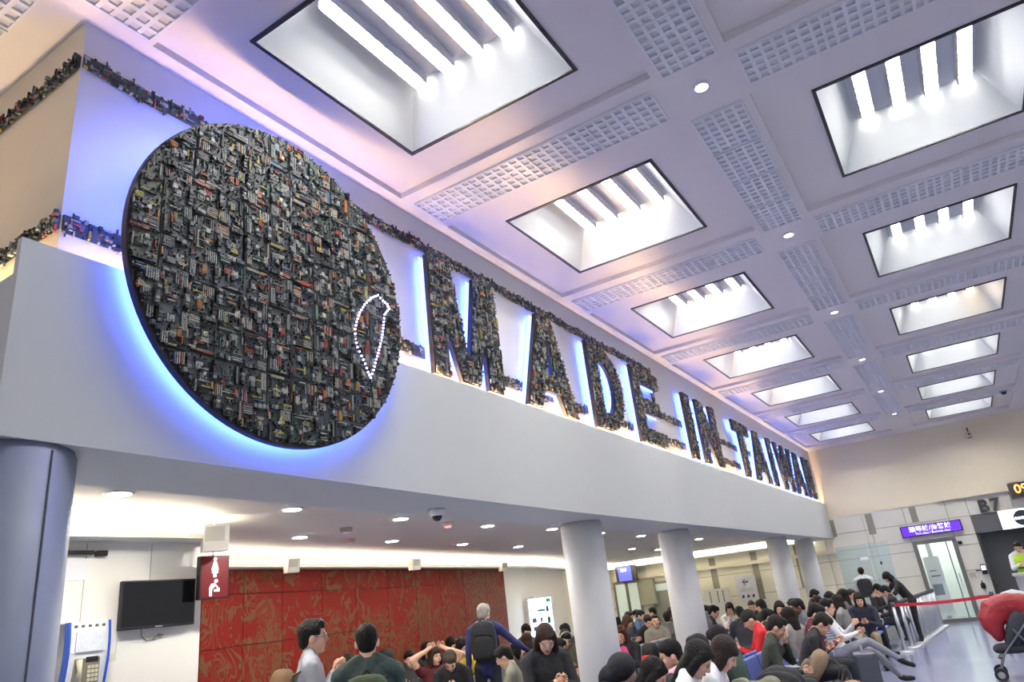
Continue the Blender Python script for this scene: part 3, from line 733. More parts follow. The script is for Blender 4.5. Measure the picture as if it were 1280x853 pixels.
m = MB(); m.tube([(wave(z1)+.03, -hw*.45, z1-.02), (wave(z1)+.045, -hw*.45, z1+.05), (wave(z1)+.03, -hw*.45, z1+.12)], [.022, .014, .022], 8); m.build('handset', mat('phone_pale', (196, 192, 170), .5), ph, True)
m = MB(); m.box((wave(z1)+.0202, -.01, z1+.10), (wave(z1)+.024, hw*.55, z1+.135)); m.build('display', BLACK, ph)
m = MB()
for a in range(3):
    for b in range(4): m.box((wave(z1)+.0202, .005+a*.026, z1-.025+b*.028), (wave(z1)+.026, .025+a*.026, z1-.005+b*.028))
o = m.build('keypad', mat('phone_pale', (196, 192, 170), .5), ph); tag(o, kind='stuff')
# restroom sign + speaker
SY = 1.12*U
t = thing('restroom_sign', (U*-1.55, U*1.128, CZ+U*.097), 'red restroom sign with white woman and baby-changing pictograms', 'sign', rz=math.radians(82))
sw, sh = U*.036, U*.098
m = MB(); m.box((-sw, -.03, 0), (sw, .03, sh)); m.build('case', mat('sign_case_dark', (40, 30, 32), .4), t)
m = MB(); m.box((-sw+.012, -.032, .012), (sw-.012, -.0305, sh-.012)); m.build('red_face', mat('sign_red', (96, 10, 18), .4, var=0, emit=(130, 14, 26), estr=.12), t)
PIC = mat('sign_white', (255, 255, 255), .4, var=0, emit=(255, 255, 255), estr=.7)
def flat(pts, nm, par, sc=1.0, o2=(0, 0), mt=PIC, y=-.034):
    m = MB(); m.prism([(o2[0]+p[0]*sc, y, o2[1]+p[1]*sc) for p in pts], 0, (0, -.002, 0)); return m.build(nm, mt, par)
def circ(cx, cy, r, n=14): return [(cx+r*math.cos(2*math.pi*k/n), cy+r*math.sin(2*math.pi*k/n)) for k in range(n)]
wq = t
flat(circ(0, .318, .014), 'woman_pictogram_head', wq); flat([(-.012,.298),(.012,.298),(.030,.235),(.026,.225),(.020,.228),(.020,.245),(.028,.205),(.014,.205),(.014,.172),(-.014,.172),(-.014,.205),(-.028,.205),(-.020,.245),(-.020,.228),(-.026,.225),(-.030,.235)], 'woman_pictogram_body', wq)
flat(circ(.012, .140, .015), 'parent_pictogram_head', wq); flat([(-.010,.122),(.006,.119),(.034,.088),(.028,.082),(.006,.102),(-.008,.086),(-.022,.075),(-.022,.022),(-.044,.022),(-.046,.085),(-.030,.118)], 'parent_pictogram_body', wq)
flat([(-.004,.056),(.044,.056),(.044,.088),(.034,.074),(.028,.082),(.016,.074),(-.004,.074)], 'baby_pictogram', wq)
m = MB(); m.tube([(0, 0, sh), (0, 0, U*(LC-.097))], .012); m.build('hanger', LAMPW, t)
def speaker(x, y, z, s, label, rz):
    t = thing('wall_speaker', (x, y, z), label, 'speaker', 'box speakers along the cove', rz)
    m = MB(); m.prism([(0, -s*.5, -s*.55), (s*.55, -s*.42, -s*.55), (s*.75, -s*.42, s*.45), (0, -s*.5, s*.45)], 0, (0, s*.95, 0)); m.build('cabinet', mat('speaker_white', (216, 214, 206), .5), t)
    m = MB(); m.quad((s*.56, -s*.36, -s*.47), (s*.56, s*.36, -s*.47), (s*.745, s*.36, s*.37), (s*.745, -s*.36, s*.37)); m.build('grille_cloth', mat('speaker_cloth', (188, 186, 178), .8), t)
    m = MB(); m.box((-.03, -.02, -.03), (0.0, .02, .03)); m.build('bracket', CHROME, t)
speaker(U*-1.53, SY-.02, CZ+U*.234, .21, 'white box speaker above the restroom sign', -.6)
for (x, y, k) in ((-7.60, 6.68, 'above the red panels nearest the television wall'), (-7.78, 9.39, 'above the middle of the red panels'), (-8.6, 13.3, 'above the end of the red panels')):
    speaker(x, y, CZ+U*.236, .17, 'white tilted box speaker ' + k, -.3)
# advert light box
t = thing('advert_light_box', (-8.75, 15.0, 0), 'bright standing light-box advert by the white side wall', 'light box', rz=math.radians(-62))
m = MB(); m.box((-.05, -.30, 0), (0.05, .30, 1.90)); m.build('case', LAMPW, t, bevel=.01)
m = MB(); m.box((0.051, -.26, .75), (0.055, .26, 1.86)); m.build('screen', mat('advert_screen', (220, 240, 255), .3, var=0, emit=(226, 244, 255), estr=2.6), t)
for (y, z, w, h, c) in ((.02, 1.60, .18, .05, (60, 170, 140)), (.16, 1.62, .06, .12, (60, 90, 180)), (-.16, 1.40, .10, .10, (120, 110, 160)), (.0, 1.40, .06, .10, (150, 120, 190)), (.17, 1.38, .07, .14, (70, 90, 110)), (-.10, 1.22, .2, .09, (90, 80, 130)), (.13, 1.2, .14, .08, (110, 100, 180)), (.2, 1.8, .1, .08, (70, 200, 120))):
    m = MB(); m.box((0.0555, y-w/2, z-h/2), (0.057, y+w/2, z+h/2)); m.build('advert_print', mat('ad_%d_%d_%d' % c, c, .5, var=0), t)
# ------------------------------------------------------------------ far wall
FYm = U*YW
wf = thing('wall_far', (0, FYm, 0), 'far wall of pale stone panels below cream plaster', 'wall'); tag(wf, kind='structure')
ZL = 3.18
m = MB(); m.box((-12, 0.0, ZL), (-0.60, 0.3, CEz-.001)); m.box((-0.60, -0.10, ZL), (5.3, 0.3, CEz-.001)); m.build('upper_plaster', CREAM, wf)
m = MB(); m.box((-12, 0.03, 0), (-1.45, 0.3, ZL)); m.box((-.37, .03, 0), (.15, .3, ZL)); m.box((-1.45, .03, 2.2), (-.37, .3, ZL)); m.box((.15, .03, 2.69), (5.3, .3, ZL)); m.build('backing', mat('joint_dark', (120, 118, 108), .7), wf)
cuts = [(-1.45, -.37, 0, 2.2), (.15, 9, 0, 2.69)]
xs = [-12+k*1.18 for k in range(9)] + [-2.40, -1.45, -.37, .15, 1.2, 2.4, 3.6, 5.3]; xs = sorted(set([round(x, 3) for x in xs if x < -2.5] + [-2.40, -1.45, -.37, .15, 1.2, 2.4, 3.6, 5.3]))
zs = [0, .62, 1.28, 1.94, 2.2, 2.69, ZL]
for a, b in zip(xs[:-1], xs[1:]):
    for c, d in zip(zs[:-1], zs[1:]):
        if any(a >= q[0]-.01 and b <= q[1]+.01 and c >= q[2]-.01 and d <= q[3]+.01 for q in cuts): continue
        m = MB(); m.box((a+.006, -.012, c+.006), (b-.006, .0305, d-.006)); m.build('stone_panel', STONE if b > -3.4 else YELW, wf)  # panels under the low ceiling coloured brighter and creamier to carry its light
SLOTM = mat('slot_grey', (140, 138, 124), .6)
for (x, z0, z1, w) in ((-3.45, 2.62, 3.12, .19), (-2.38, 2.55, 3.14, .19), (-1.20, 2.72, 3.14, .17), (-7.30, 1.1, 2.50, .20), (-5.95, 1.1, 2.52, .20), (-4.6, 1.3, 2.55, .2)):
    m = MB(); m.box((x-w/2, -.022, z0), (x+w/2, -.0125, z1)); o = m.build('recessed_slot', SLOTM, wf)
m = MB(); m.box((-12, -.09, 2.16), (-3.4, -.0125, 2.26)); m.build('rail', mat('cream_rail', (226, 222, 206), .5), wf)
m = MB(); m.box((-3.5, -.03, ZL-.02), (5.3, -.0125, ZL+.01)); m.build('ledge', STONE, wf)
# glazed door
GLASS = bpy.data.materials.new('clear_glass'); GLASS.use_nodes = True
def glassy(m, col, alpha):
    nt = m.node_tree; b = nt.nodes['Principled BSDF']; b.inputs['Base Color'].default_value = srgb(*col); b.inputs['Roughness'].default_value = .06; b.inputs['Alpha'].default_value = alpha
glassy(GLASS, (206, 222, 218), .14)
TEAL = bpy.data.materials.new('teal_tinted_glass'); TEAL.use_nodes = True; glassy(TEAL, (170, 212, 216), .26)
FRM = mat('steel_door_frame', (128, 126, 122), .35, metal=.6)
d1 = thing('door_1', (-.91, FYm-.02, 0), 'glazed door in a wide grey steel frame under the purple sign', 'door'); tag(d1, kind='structure')
m = MB(); m.box((-.54, -.03, 0), (-.44, .2, 2.2)); m.box((.44, -.03, 0), (.54, .2, 2.2)); m.box((-.44, -.03, 2.10), (.44, .2, 2.2)); m.box((-.44, -.03, 0), (.44, .2, .10)); m.build('door_frame', FRM, d1)
m = MB(); m.box((-.435, .05, .10), (.30, .062, 2.10)); m.build('pane', GLASS, d1)
m = MB(); m.box((.27, .04, .10), (.30, .08, 2.10)); m.build('stile', FRM, d1)
m = MB(); m.box((.305, .05, .10), (.435, .062, 2.10)); m.build('side_pane', GLASS, d1)
m = MB(); m.box((.35, -.07, .95), (.38, -.032, 1.25)); m.build('handle', CHROME, d1)
m = MB(); m.box((-2.5, 2.2, 0), (3, 2.4, 3.0)); m.box((-2.5, .35, 0), (-2.4, 2.2, 3.0)); m.box((1.0, .35, 0), (1.1, 2.2, 3.0)); m.box((-2.5, .32, 2.6), (1.1, 2.4, 2.7)); m.build('corridor', mat('corridor_wall', (196, 204, 196), .6), d1)
m = MB(); m.box((-2.0, .6, 2.57), (.8, 1.9, 2.595)); m.build('corridor_fill_panel', mat('corridor_fill_panel', (255, 255, 250), .5, var=0, emit=(250, 255, 250), estr=8.0), d1)  # glowing panel added out of view to brighten the enclosed corridor
m = MB(); m.box((-.30, 1.2, 0), (-.18, 1.35, 2.6)); m.build('corridor_post', mat('corridor_post', (126, 130, 122), .5), d1)
t = thing('standing_poster', (-1.14, FYm+.6, 0), 'white standing poster seen through the glazed door', 'poster')
m = MB(); m.box((-.20, -.02, .15), (.20, .02, 1.75)); m.build('board', mat('poster_white', (236, 238, 240), .4, var=0), t)
m = MB(); m.box((-.15, -.024, .70), (.10, -.021, 1.0)); m.box((-.12, -.024, 1.2), (.12, -.021, 1.24)); m.box((-.12, -.024, 1.35), (.06, -.021, 1.38)); o = m.build('print', mat('poster_ink', (80, 96, 120), .6, var=.3, scale=20), t); tag(o, kind='stuff')
m = MB(); m.box((-.26, -.16, 0), (.26, .16, .06)); m.build('foot', LAMPW, t)
# text helper
def text(body, size, mt, parent, loc, rot, ext=.004, name='lettering', align='CENTER', sx=1.0, bold=0.0):
    cu = bpy.data.curves.new(name, 'FONT'); cu.body = body; cu.size = size; cu.extrude = ext; cu.align_x = align; cu.align_y = 'CENTER'; cu.offset = bold
    ob = bpy.data.objects.new(name, cu); COL.objects.link(ob)
    dg = bpy.context.evaluated_depsgraph_get(); me = bpy.data.meshes.new_from_object(ob.evaluated_get(dg)); me.name = name
    bpy.data.objects.remove(ob)
    me.materials.clear(); me.materials.append(mt)
    o = bpy.data.objects.new(name, me); COL.objects.link(o); o.parent = parent; o.location = loc; o.rotation_euler = rot; o.scale = (sx, 1, 1)
    return o
FRONT = (math.pi/2, 0, 0)      # reads from -Y
t = thing('purple_sign', (-.88, FYm-.06, 2.33), 'lit purple sign above the glazed door', 'sign')
m = MB(); m.box((-.77, -.05, 0), (.77, .04, .30)); m.build('case', mat('sign_case_black', (30, 26, 40), .4), t)
m = MB(); m.box((-.74, -.054, .02), (.74, -.0505, .28)); m.build('purple_face', mat('sign_purple', (84, 40, 190), .4, var=0, emit=(92, 44, 214), estr=.9), t)
text('\u982d\u7b49\u8259/\u5546\u52d9\u8259', .17, PIC, t, (-.02, -.058, .185), FRONT, .002, bold=.002)
text('First class / Business class', .085, PIC, t, (.03, -.058, .065), FRONT, .002, bold=.001)
MET = mat('dark_metal_letter', (78, 80, 80), .35, metal=.5)
t = thing('gate_number', (.66, FYm-.09, 2.70), 'dark metal gate number B7 on the far wall', 'gate number')
text('B', .46, MET, t, (-.13, 0, .17), FRONT, .035, 'digit', bold=.012); text('7', .46, MET, t, (.15, 0, .17), FRONT, .035, 'digit', bold=.012)
# gate opening
g1 = thing('door_2', (.15, FYm, 0), 'dark boarding gate opening with a grey header', 'gate'); tag(g1, kind='structure')
m = MB(); m.box((0, -.05, 2.20), (5.1, .25, 2.69)); m.build('header', DARKG, g1)
m = MB(); m.box((0.06, .25, 0), (5.1, .3, 2.20)); m.build('shutter', mat('gate_shutter', (74, 76, 78), .5), g1)
m = MB(); m.box((0, -.03, 0), (0.06, .3, 2.20)); m.build('jamb', mat('gate_jamb', (60, 60, 62), .4), g1)
t = thing('gate_sign', (.79, FYm-.09, 2.20), 'white lit gate sign with a dark round emblem', 'sign')
m = MB(); m.box((0, -.05, 0), (2.2, .03, .50)); m.build('case', LAMPW, t)
m = MB(); m.box((.01, -.056, .01), (2.19, -.0505, .49)); m.build('lit_face', mat('gate_sign_face', (240, 246, 238), .4, var=0, emit=(238, 246, 236), estr=1.0), t)
m = MB(); m.prism([(.52+p[0], -.06, .25+p[1]) for p in circ(0, 0, .20, 28)], 0, (0, .003, 0)); m.build('emblem', mat('emblem_dark', (44, 56, 74), .4), t)
m = MB()
for k in range(4): m.prism([(.37+k*.075+p[0], -.064, .25+p[1]) for p in circ(0, 0, .042, 10)], 0, (0, .003, 0))
m.box((.36, -.064, .225), (.66, -.061, .265)); o = m.build('emblem_mark', PIC, t); tag(o, kind='stuff')
t = thing('gate_clock', (1.22, FYm-.16, 2.94), 'dark clock box with glowing orange digits', 'clock')
m = MB(); m.box((0, -.06, 0), (1.3, .05, .42)); m.build('case', mat('clock_case', (92, 88, 86), .4), t)
m = MB(); m.box((.02, -.064, .02), (1.28, -.0605, .40)); m.build('face', mat('clock_face', (64, 60, 60), .4), t)
ORG = mat('orange_digit', (255, 190, 120), .4, var=0, emit=(255, 150, 70), estr=3.0)
text('09', .32, ORG, t, (.12, -.068, .24), FRONT, .003, 'digits', 'LEFT', bold=.003)
m = MB(); m.box((.16, -.068, .05), (1.0, -.0645, .085)); m.build('caption_bar', mat('caption_brown', (52, 34, 30), .5), t)
# small devices by the door
t = thing('card_reader', (.055, FYm-.02, 1.14), 'small lit card reader on the stone beside the gate', 'card reader')
m = MB(); m.box((-.06, -.07, 0), (.07, .005, .26)); m.build('body', BLACK, t, bevel=.01)
m = MB(); m.box((-.045, -.074, .11), (.055, -.0705, .23)); m.build('screen', mat('reader_screen', (200, 215, 255), .3, var=0, emit=(205, 220, 255), estr=1.6), t)
m = MB(); m.box((-.19, -.02, .10), (-.07, .005, .13)); m.build('bracket', BLACK, t)
t = thing('sanitiser_stand', (-.08, FYm-.25, 0), 'steel sanitiser stand with a black pump beside the glazed door', 'dispenser')
m = MB(); m.lathe([(.10, 0), (.10, .02), (.03, .04), (.03, .80)], n=18); m.build('stand', CHROME, t, True)
m = MB(); m.lathe([(.06, .80), (.06, .92), (.02, .95), (.02, 1.0)], n=16); m.build('bottle', mat('black_bottle', (30, 30, 34), .3), t, True)
m = MB(); m.box((-.07, -.05, .0), (.07, .004, .12)); o = m.build('wall_switch', mat('switch_grey', (180, 176, 164), .5), None, loc=(-.24, FYm-.012, 1.10)); tag(o, 'grey wall switch plate beside the glazed door', 'switch')
t = thing('door_camera', (-.29, FYm-.012, 2.0), 'tiny black camera beside the top of the glazed door', 'camera')
m = MB(); m.box((-.05, -.02, -.02), (.05, .0, .06)); m.build('base', BLACK, t)
m = MB(); m.ell((0, -.03, .02), (.03, .03, .03), 10, 6); m.build('lens', SCR, t, True)
t = thing('security_camera', (.76, FYm-.10, 4.88), 'grey security camera on a bracket high on the far wall', 'camera')
m = MB(); m.tube([(0, 0, .16), (0, -.10, .14), (0, -.12, .02)], .018); m.build('bracket', BLACK, t)
m = MB(); m.box((-.06, -.28, -.14), (.06, -.04, .02)); m.build('housing', mat('camera_grey', (158, 154, 146), .5), t, bevel=.015)
m = MB(); m.lathe([(.035, -.30), (.035, -.281)], c=(0, 0, -.06), n=14, axis='y'); m.build('lens', BLACK, t)
# glass enclosure by the far wall
t = thing('glass_screen', (-2.7, 22.6, 0), 'tall teal-tinted glass screen in front of the far wall', 'glass screen')
for k, (x0, x1, z0, z1) in enumerate(((-.62, .20, 0.05, 2.28), (.21, .72, 0.05, 2.28))):
    m = MB(); m.box((x0, -.006, z0), (x1, .006, z1)); m.build('pane', TEAL, t)
m = MB(); m.box((-.62, -.02, 0), (.72, .02, .05)); m.build('floor_rail', CHROME, t)
m = MB(); m.box((-.05, -.012, 1.86), (.16, -.0065, 1.95)); m.build('notice', mat('notice_white', (240, 244, 244), .4, var=0), t)
m = MB(); m.box((.42, -.014, 1.70), (.47, -.0065, 1.78)); m.build('lock', BLACK, t)
t = thing('glass_counter', (-2.35, 20.7, 0), 'low counter with a glass top edge behind the seats', 'counter')
m = MB(); m.box((-.45, -.2, 0), (.45, .2, .95)); m.build('body', mat('counter_pale', (186, 192, 184), .5), t)
m = MB(); m.box((-.5, -.25, .955), (.5, .25, .985)); m.build('glass_top', TEAL, t)
# far left fittings
t = thing('information_board', (-6.29, FYm-.3, 0), 'white standing information board with a dark arrow', 'sign')
m = MB(); m.box((-.31, -.02, 1.14), (.31, .02, 1.86)); m.build('board', mat('board_white', (232, 232, 236), .45, var=0), t)
INK = mat('board_ink', (50, 54, 62), .6)
flat([(-.10, 1.66), (-.02, 1.74), (.01, 1.74), (-.045, 1.68), (.09, 1.68), (.09, 1.64), (-.045, 1.64), (.01, 1.58), (-.02, 1.58)], 'arrow', t, mt=INK, y=-.021)
for k in range(3): m = MB(); m.box((-.2, -.023, 1.46-k*.035), (.2, -.0205, 1.47-k*.035)); m.build('text_line', mat('board_text', (168, 170, 176), .6), t)
for k in range(3): flat([(-.2+k*.16, 1.2), (-.12+k*.16, 1.2), (-.11+k*.16, 1.28), (-.17+k*.16, 1.29)], 'pictogram', t, mt=INK, y=-.021)
m = MB(); m.tube([(0, 0, 0), (0, 0, 1.14)], .03); m.build('post', CHROME, t); m = MB(); m.box((-.25, -.18, 0), (.25, .18, .02)); m.build('foot', CHROME, t)
t = thing('partition_screen', (-7.26, FYm-.35, 0), 'low white partition screen with grey upright slots near the far wall', 'partition')
m = MB(); m.box((-.42, -.02, .2), (.42, .02, 1.56)); m.build('panel', mat('partition_white', (228, 230, 222), .5), t)
for k, x in enumerate((-.2, .05, .22)): m = MB(); m.box((x-.02, -.024, 1.15), (x+.02, -.0205, 1.5)); m.build('slot', SLOTM, t)
m = MB(); m.box((-.42, -.1, 0), (-.36, .1, .2)); m.box((.36, -.1, 0), (.42, .1, .2)); m.build('feet', CHROME, t)
t = thing('number_plate', (-8.0, FYm-.03, 1.45), 'small white plate with a black numeral on the far wall', 'sign')
m = MB(); m.box((-.14, -.006, -.17), (.14, .0, .17)); m.build('plate', LAMPW, t); text('3', .3, BLACK, t, (0, -.01, 0), FRONT, .002, 'numeral', bold=.006)
t = thing('flight_monitor', (-10.25, FYm-.35, 2.14), 'blue flight information monitor hanging near the far wall', 'monitor')
m = MB(); m.box((-.32, -.06, -.03), (.42, .06, .50)); m.build('case', BLACK, t)
m = MB(); m.box((-.22, -.066, 0), (.26, -.061, .46)); m.build('screen', mat('blue_screen', (70, 80, 220), .3, var=.4, scale=14, emit=(76, 84, 235), estr=1.2), t)
m = MB(); m.box((-.12, -.070, .30), (.10, -.0665, .40)); m.build('screen_text', PIC, t)
m = MB(); m.tube([(0.05, 0, .50), (0.05, 0, .62)], .02); m.build('hanger', BLACK, t)
d3 = thing('door_3', (-10.4, FYm-.02, 0), 'glazed double door on the far wall', 'door'); tag(d3, kind='structure')
for (x0, x1) in ((-.42, -.05), (.05, .40)):
    m = MB(); m.box((x0, -.012, .1), (x1, .0, 2.05)); m.build('pane', mat('bright_pane', (214, 228, 220), .1, var=.1, scale=3, emit=(214, 232, 222), estr=.25), d3)
m = MB(); m.box((-.5, -.03, 0), (-.42, .02, 2.12)); m.box((.40, -.03, 0), (.48, .02, 2.12)); m.box((-.05, -.03, 0), (.05, .02, 2.12)); m.box((-.42, -.03, 2.05), (.40, .02, 2.12)); m.build('frame', FRM, d3)
m = MB(); m.box((.5, -.2, 1.30), (1.05, -.05, 2.1)); m.build('closet', mat('grey_green_panel', (146, 148, 132), .6), d3)
d4 = thing('door_4', (-9.05, FYm-.02, 0), 'grey-green door with a bright upper pane on the far wall', 'door'); tag(d4, kind='structure')
m = MB(); m.box((-.38, -.012, 0), (.38, .0, 1.70)); m.build('leaf', mat('grey_green_leaf', (138, 146, 136), .5), d4)
m = MB(); m.box((-.38, -.012, 1.71), (.38, .0, 1.92)); m.build('pane', mat('bright_pane', (214, 228, 220), .1), d4)
m = MB(); m.box((-.48, -.03, 0), (-.38, .02, 2.0)); m.box((.38, -.03, 0), (.48, .02, 2.0)); m.box((-.38, -.03, 1.92), (.38, .02, 2.0)); m.build('frame', FRM, d4)
m = MB(); m.box((.28, -.05, .95), (.31, -.013, 1.1)); m.build('handle', CHROME, d4)
# gate desk
t = thing('gate_desk', (1.5, 22.0, 0), 'pale grey gate desk in front of the boarding gate', 'desk')
m = MB(); m.box((-.85, -.35, 0), (.85, .35, 1.08)); m.build('body', mat('desk_grey', (176, 176, 174), .45), t)
m = MB(); m.box((-.9, -.4, 1.0805), (.9, .4, 1.13)); m.build('top', mat('desk_top', (206, 204, 198), .3), t)
# ------------------------------------------------------------------ stanchions and belt
BELT = mat('red_belt', (190, 26, 44), .6)
def stanchion(x, y, label, group, dark=False, h=.95):
    t = thing('barrier_post', (x, y, 0), label, 'barrier post', group)
    m = MB(); m.lathe([(.17, 0), (.17, .015), (.13, .035), (.035, .05)], n=24); m.build('base', CHROME, t, True)
    m = MB(); m.lathe([(.034, .04), (.034, h-.08)], n=16); m.build('pole', CHROME if not dark else MET, t, True)
    m = MB(); m.lathe([(.04, h-.08), (.04, h-.005), (.03, h)], n=16); m.build('head', mat('post_head', (86, 86, 92), .4), t, True)
    return t
P0 = (-1.74, 17.35)
stanchion(*P0, 'steel barrier post where the red belt starts', 'steel posts of the queue barrier')
for k in range(1, 15):
    f = k/14; stanchion(-1.70+f*.44, 17.75+f*5.2, 'steel barrier post in the long close-set row by the glazed door', 'steel posts of the queue barrier')
P1 = (.03, 17.4); stanchion(*P1, 'dark barrier post where the red belt ends', 'steel posts of the queue barrier', True, h=.98)
m = MB(); n = 12
pts = [(P0[0]+.035+(P1[0]-P0[0]-.07)*k/n, P0[1]+(P1[1]-P0[1])*k/n, .90-.03*math.sin(math.pi*k/n)) for k in range(n+1)]
for a, b in zip(pts[:-1], pts[1:]):
    m.quad((a[0], a[1], a[2]-.03), (b[0], b[1], b[2]-.03), (b[0], b[1], b[2]+.03), (a[0], a[1], a[2]+.03)); m.quad((a[0], a[1]+.003, a[2]+.03), (b[0], b[1]+.003, b[2]+.03), (b[0], b[1]+.003, b[2]-.03), (a[0], a[1]+.003, a[2]-.03))
o = m.build('barrier_belt', BELT); tag(o, 'red retractable belt stretched between two barrier posts', 'belt')
# ------------------------------------------------------------------ bench seating
SEATB = mat('blue_seat_vinyl', (86, 100, 166), .45, var=.05); SEATG = mat('grey_seat_vinyl', (126, 130, 134), .45)
def make_seat_meshes():
    m = MB(); prof = [(.24, .43), (.25, .45), (.22, .47), (.0, .455), (-.20, .445), (-.23, .43), (0, .425)]
    m.prism([(p[0], -.26, p[1]) for p in prof], 0, (0, .52, 0)); a = m
    m = MB(); prof = [(-.21, .47), (-.235, .62), (-.285, .86), (-.31, .88), (-.325, .86), (-.275, .60), (-.245, .46)]
    m.prism([(p[0], -.26, p[1]) for p in prof], 0, (0, .52, 0)); b = m
    m = MB(); m.tube([(-.24, 0, .46), (-.25, 0, .60), (-.18, 0, .645), (.12, 0, .645), (.19, 0, .62), (.19, 0, .56), (.12, 0, .455)], .014, 6); c = m
    m = MB(); m.tube([(.20, 0, .02), (.05, 0, .25), (-.03, 0, .41)], .018, 6); m.tube([(-.26, 0, .02), (-.12, 0, .25), (-.05, 0, .41)], .018, 6); m.box((-.30, -.02, 0), (.24, .02, .03)); d = m
    return a, b, c, d
SM = make_seat_meshes()
SRC = {}
def bench(x, y, heading, n, label, blue=True):
    """seats side by side along local +Y starting at (x,y); faces heading"""
    t = thing('seat_bench', (x, y, 0), label, 'bench', 'rows of waiting-area benches', math.radians(heading))
    key = blue; mt = SEATB if blue else SEATG
    for k in range(n):
        for nm, mbx, mm in (('seat', SM[0], mt), ('backrest', SM[1], mt)):
            if (nm, key) not in SRC: o = mbx.build(nm, mm, t, bevel=.008); SRC[(nm, key)] = o
            else: o = SRC[(nm, key)].copy(); COL.objects.link(o); o.parent = t
            o.location = (0, k*.56+.28, 0)
    for k in range(n+1):
        if 'arm' not in SRC: o = SM[2].build('armrest', CHROME, t, True); SRC['arm'] = o
        else: o = SRC['arm'].copy(); COL.objects.link(o); o.parent = t
        o.location = (0, k*.56, 0)
    for k in (0, n):
        if 'leg' not in SRC: o = SM[3].build('leg', CHROME, t); SRC['leg'] = o
        else: o = SRC['leg'].copy(); COL.objects.link(o); o.parent = t
        o.location = (0, k*.56+(.1 if k == 0 else -.1), 0)
    m = MB(); m.box((-.07, 0, .37), (.0, n*.56, .41)); m.build('beam', CHROME, t)
    return t
# ------------------------------------------------------------------ people
def remesh(mbx, voxel):
    """fuse overlapping closed shapes into one continuous skin; returns (verts, quads)"""
    me = bpy.data.meshes.new('tmp'); me.from_pydata(mbx.v, [], mbx.f); me.update()
    o = bpy.data.objects.new('tmp', me); COL.objects.link(o)
    md = o.modifiers.new('r', 'REMESH'); md.mode = 'VOXEL'; md.voxel_size = voxel; md.adaptivity = 0
    sm = o.modifiers.new('s', 'SMOOTH'); sm.iterations = 3; sm.factor = .5
    dg = bpy.context.evaluated_depsgraph_get(); ev = o.evaluated_get(dg); m2 = ev.to_mesh()
    v = np.empty(len(m2.vertices)*3, np.float32); m2.vertices.foreach_get('co', v)
    f = [tuple(p.vertices) for p in m2.polygons]
    ev.to_mesh_clear(); bpy.data.objects.remove(o); bpy.data.meshes.remove(me)
    return v.reshape(-1, 3), f
def rtube(m, pts, rad, n=10, ry=None, side=None):
    """tube with rounded ends"""
    pts = [Vector(p) for p in pts]; rad = list(rad); ry = list(ry) if ry else list(rad)
    t0 = (pts[0]-pts[1]).normalized(); t1 = (pts[-1]-pts[-2]).normalized()
    P = [pts[0]+t0*rad[0]*.8, pts[0]+t0*rad[0]*.5]+pts+[pts[-1]+t1*rad[-1]*.5, pts[-1]+t1*rad[-1]*.8]
    Rr = [rad[0]*.35, rad[0]*.78]+rad+[rad[-1]*.78, rad[-1]*.35]; Ry = [ry[0]*.35, ry[0]*.78]+ry+[ry[-1]*.78, ry[-1]*.35]
    m.tube(P, Rr, n, ry=Ry, side=side)
# head, built once in head space (x forward, y left, z up), centre of skull at 0
hm = MB()
hm.ell((-.008, 0, .022), (.096, .076, .098), 20, 14); hm.ell((.022, 0, -.040), (.064, .058, .078), 18, 12); hm.ell((.050, 0, -.098), (.028, .030, .022), 12, 8)
hm.ell((.070, 0, .018), (.022, .045, .030), 12, 8); hm.ell((.050, .034, -.035), (.032, .026, .032), 12, 8); hm.ell((.050, -.034, -.035), (.032, .026, .032), 12, 8)
rtube(hm, [(.086, 0, .012), (.098, 0, -.018), (.102, 0, -.028)], [.009, .012, .013], 8); hm.ell((.094, 0, -.032), (.014, .018, .010), 10, 6)
for s in (-1, 1): hm.ell((-.008, s*.077, -.010), (.019, .010, .031), 10, 8)
hm.ell((.078, 0, -.066), (.014, .024, .012), 10, 6)
rtube(hm, [(-.022, 0, -.05), (-.034, 0, -.17)], [.054, .056], 12)
HV, HF = remesh(hm, .0075)
em = MB()
for s in (-1, 1):
    em.ell((.0795, s*.031, -.001), (.009, .0125, .0048), 10, 6, m=4); em.ell((.0850, s*.031, -.001), (.0050, .0066, .0052), 8, 5, m=5)
    em.ell((.083, s*.032, .019), (.006, .018, .0035), 8, 5, m=5); em.ell((.083, s*.031, .0052), (.008, .0135, .0022), 8, 5, m=5)
em.ell((.088, 0, -.061), (.007, .020, .0042), 10, 5, m=6); em.ell((.086, 0, -.069), (.008, .017, .0048), 10, 5, m=6)
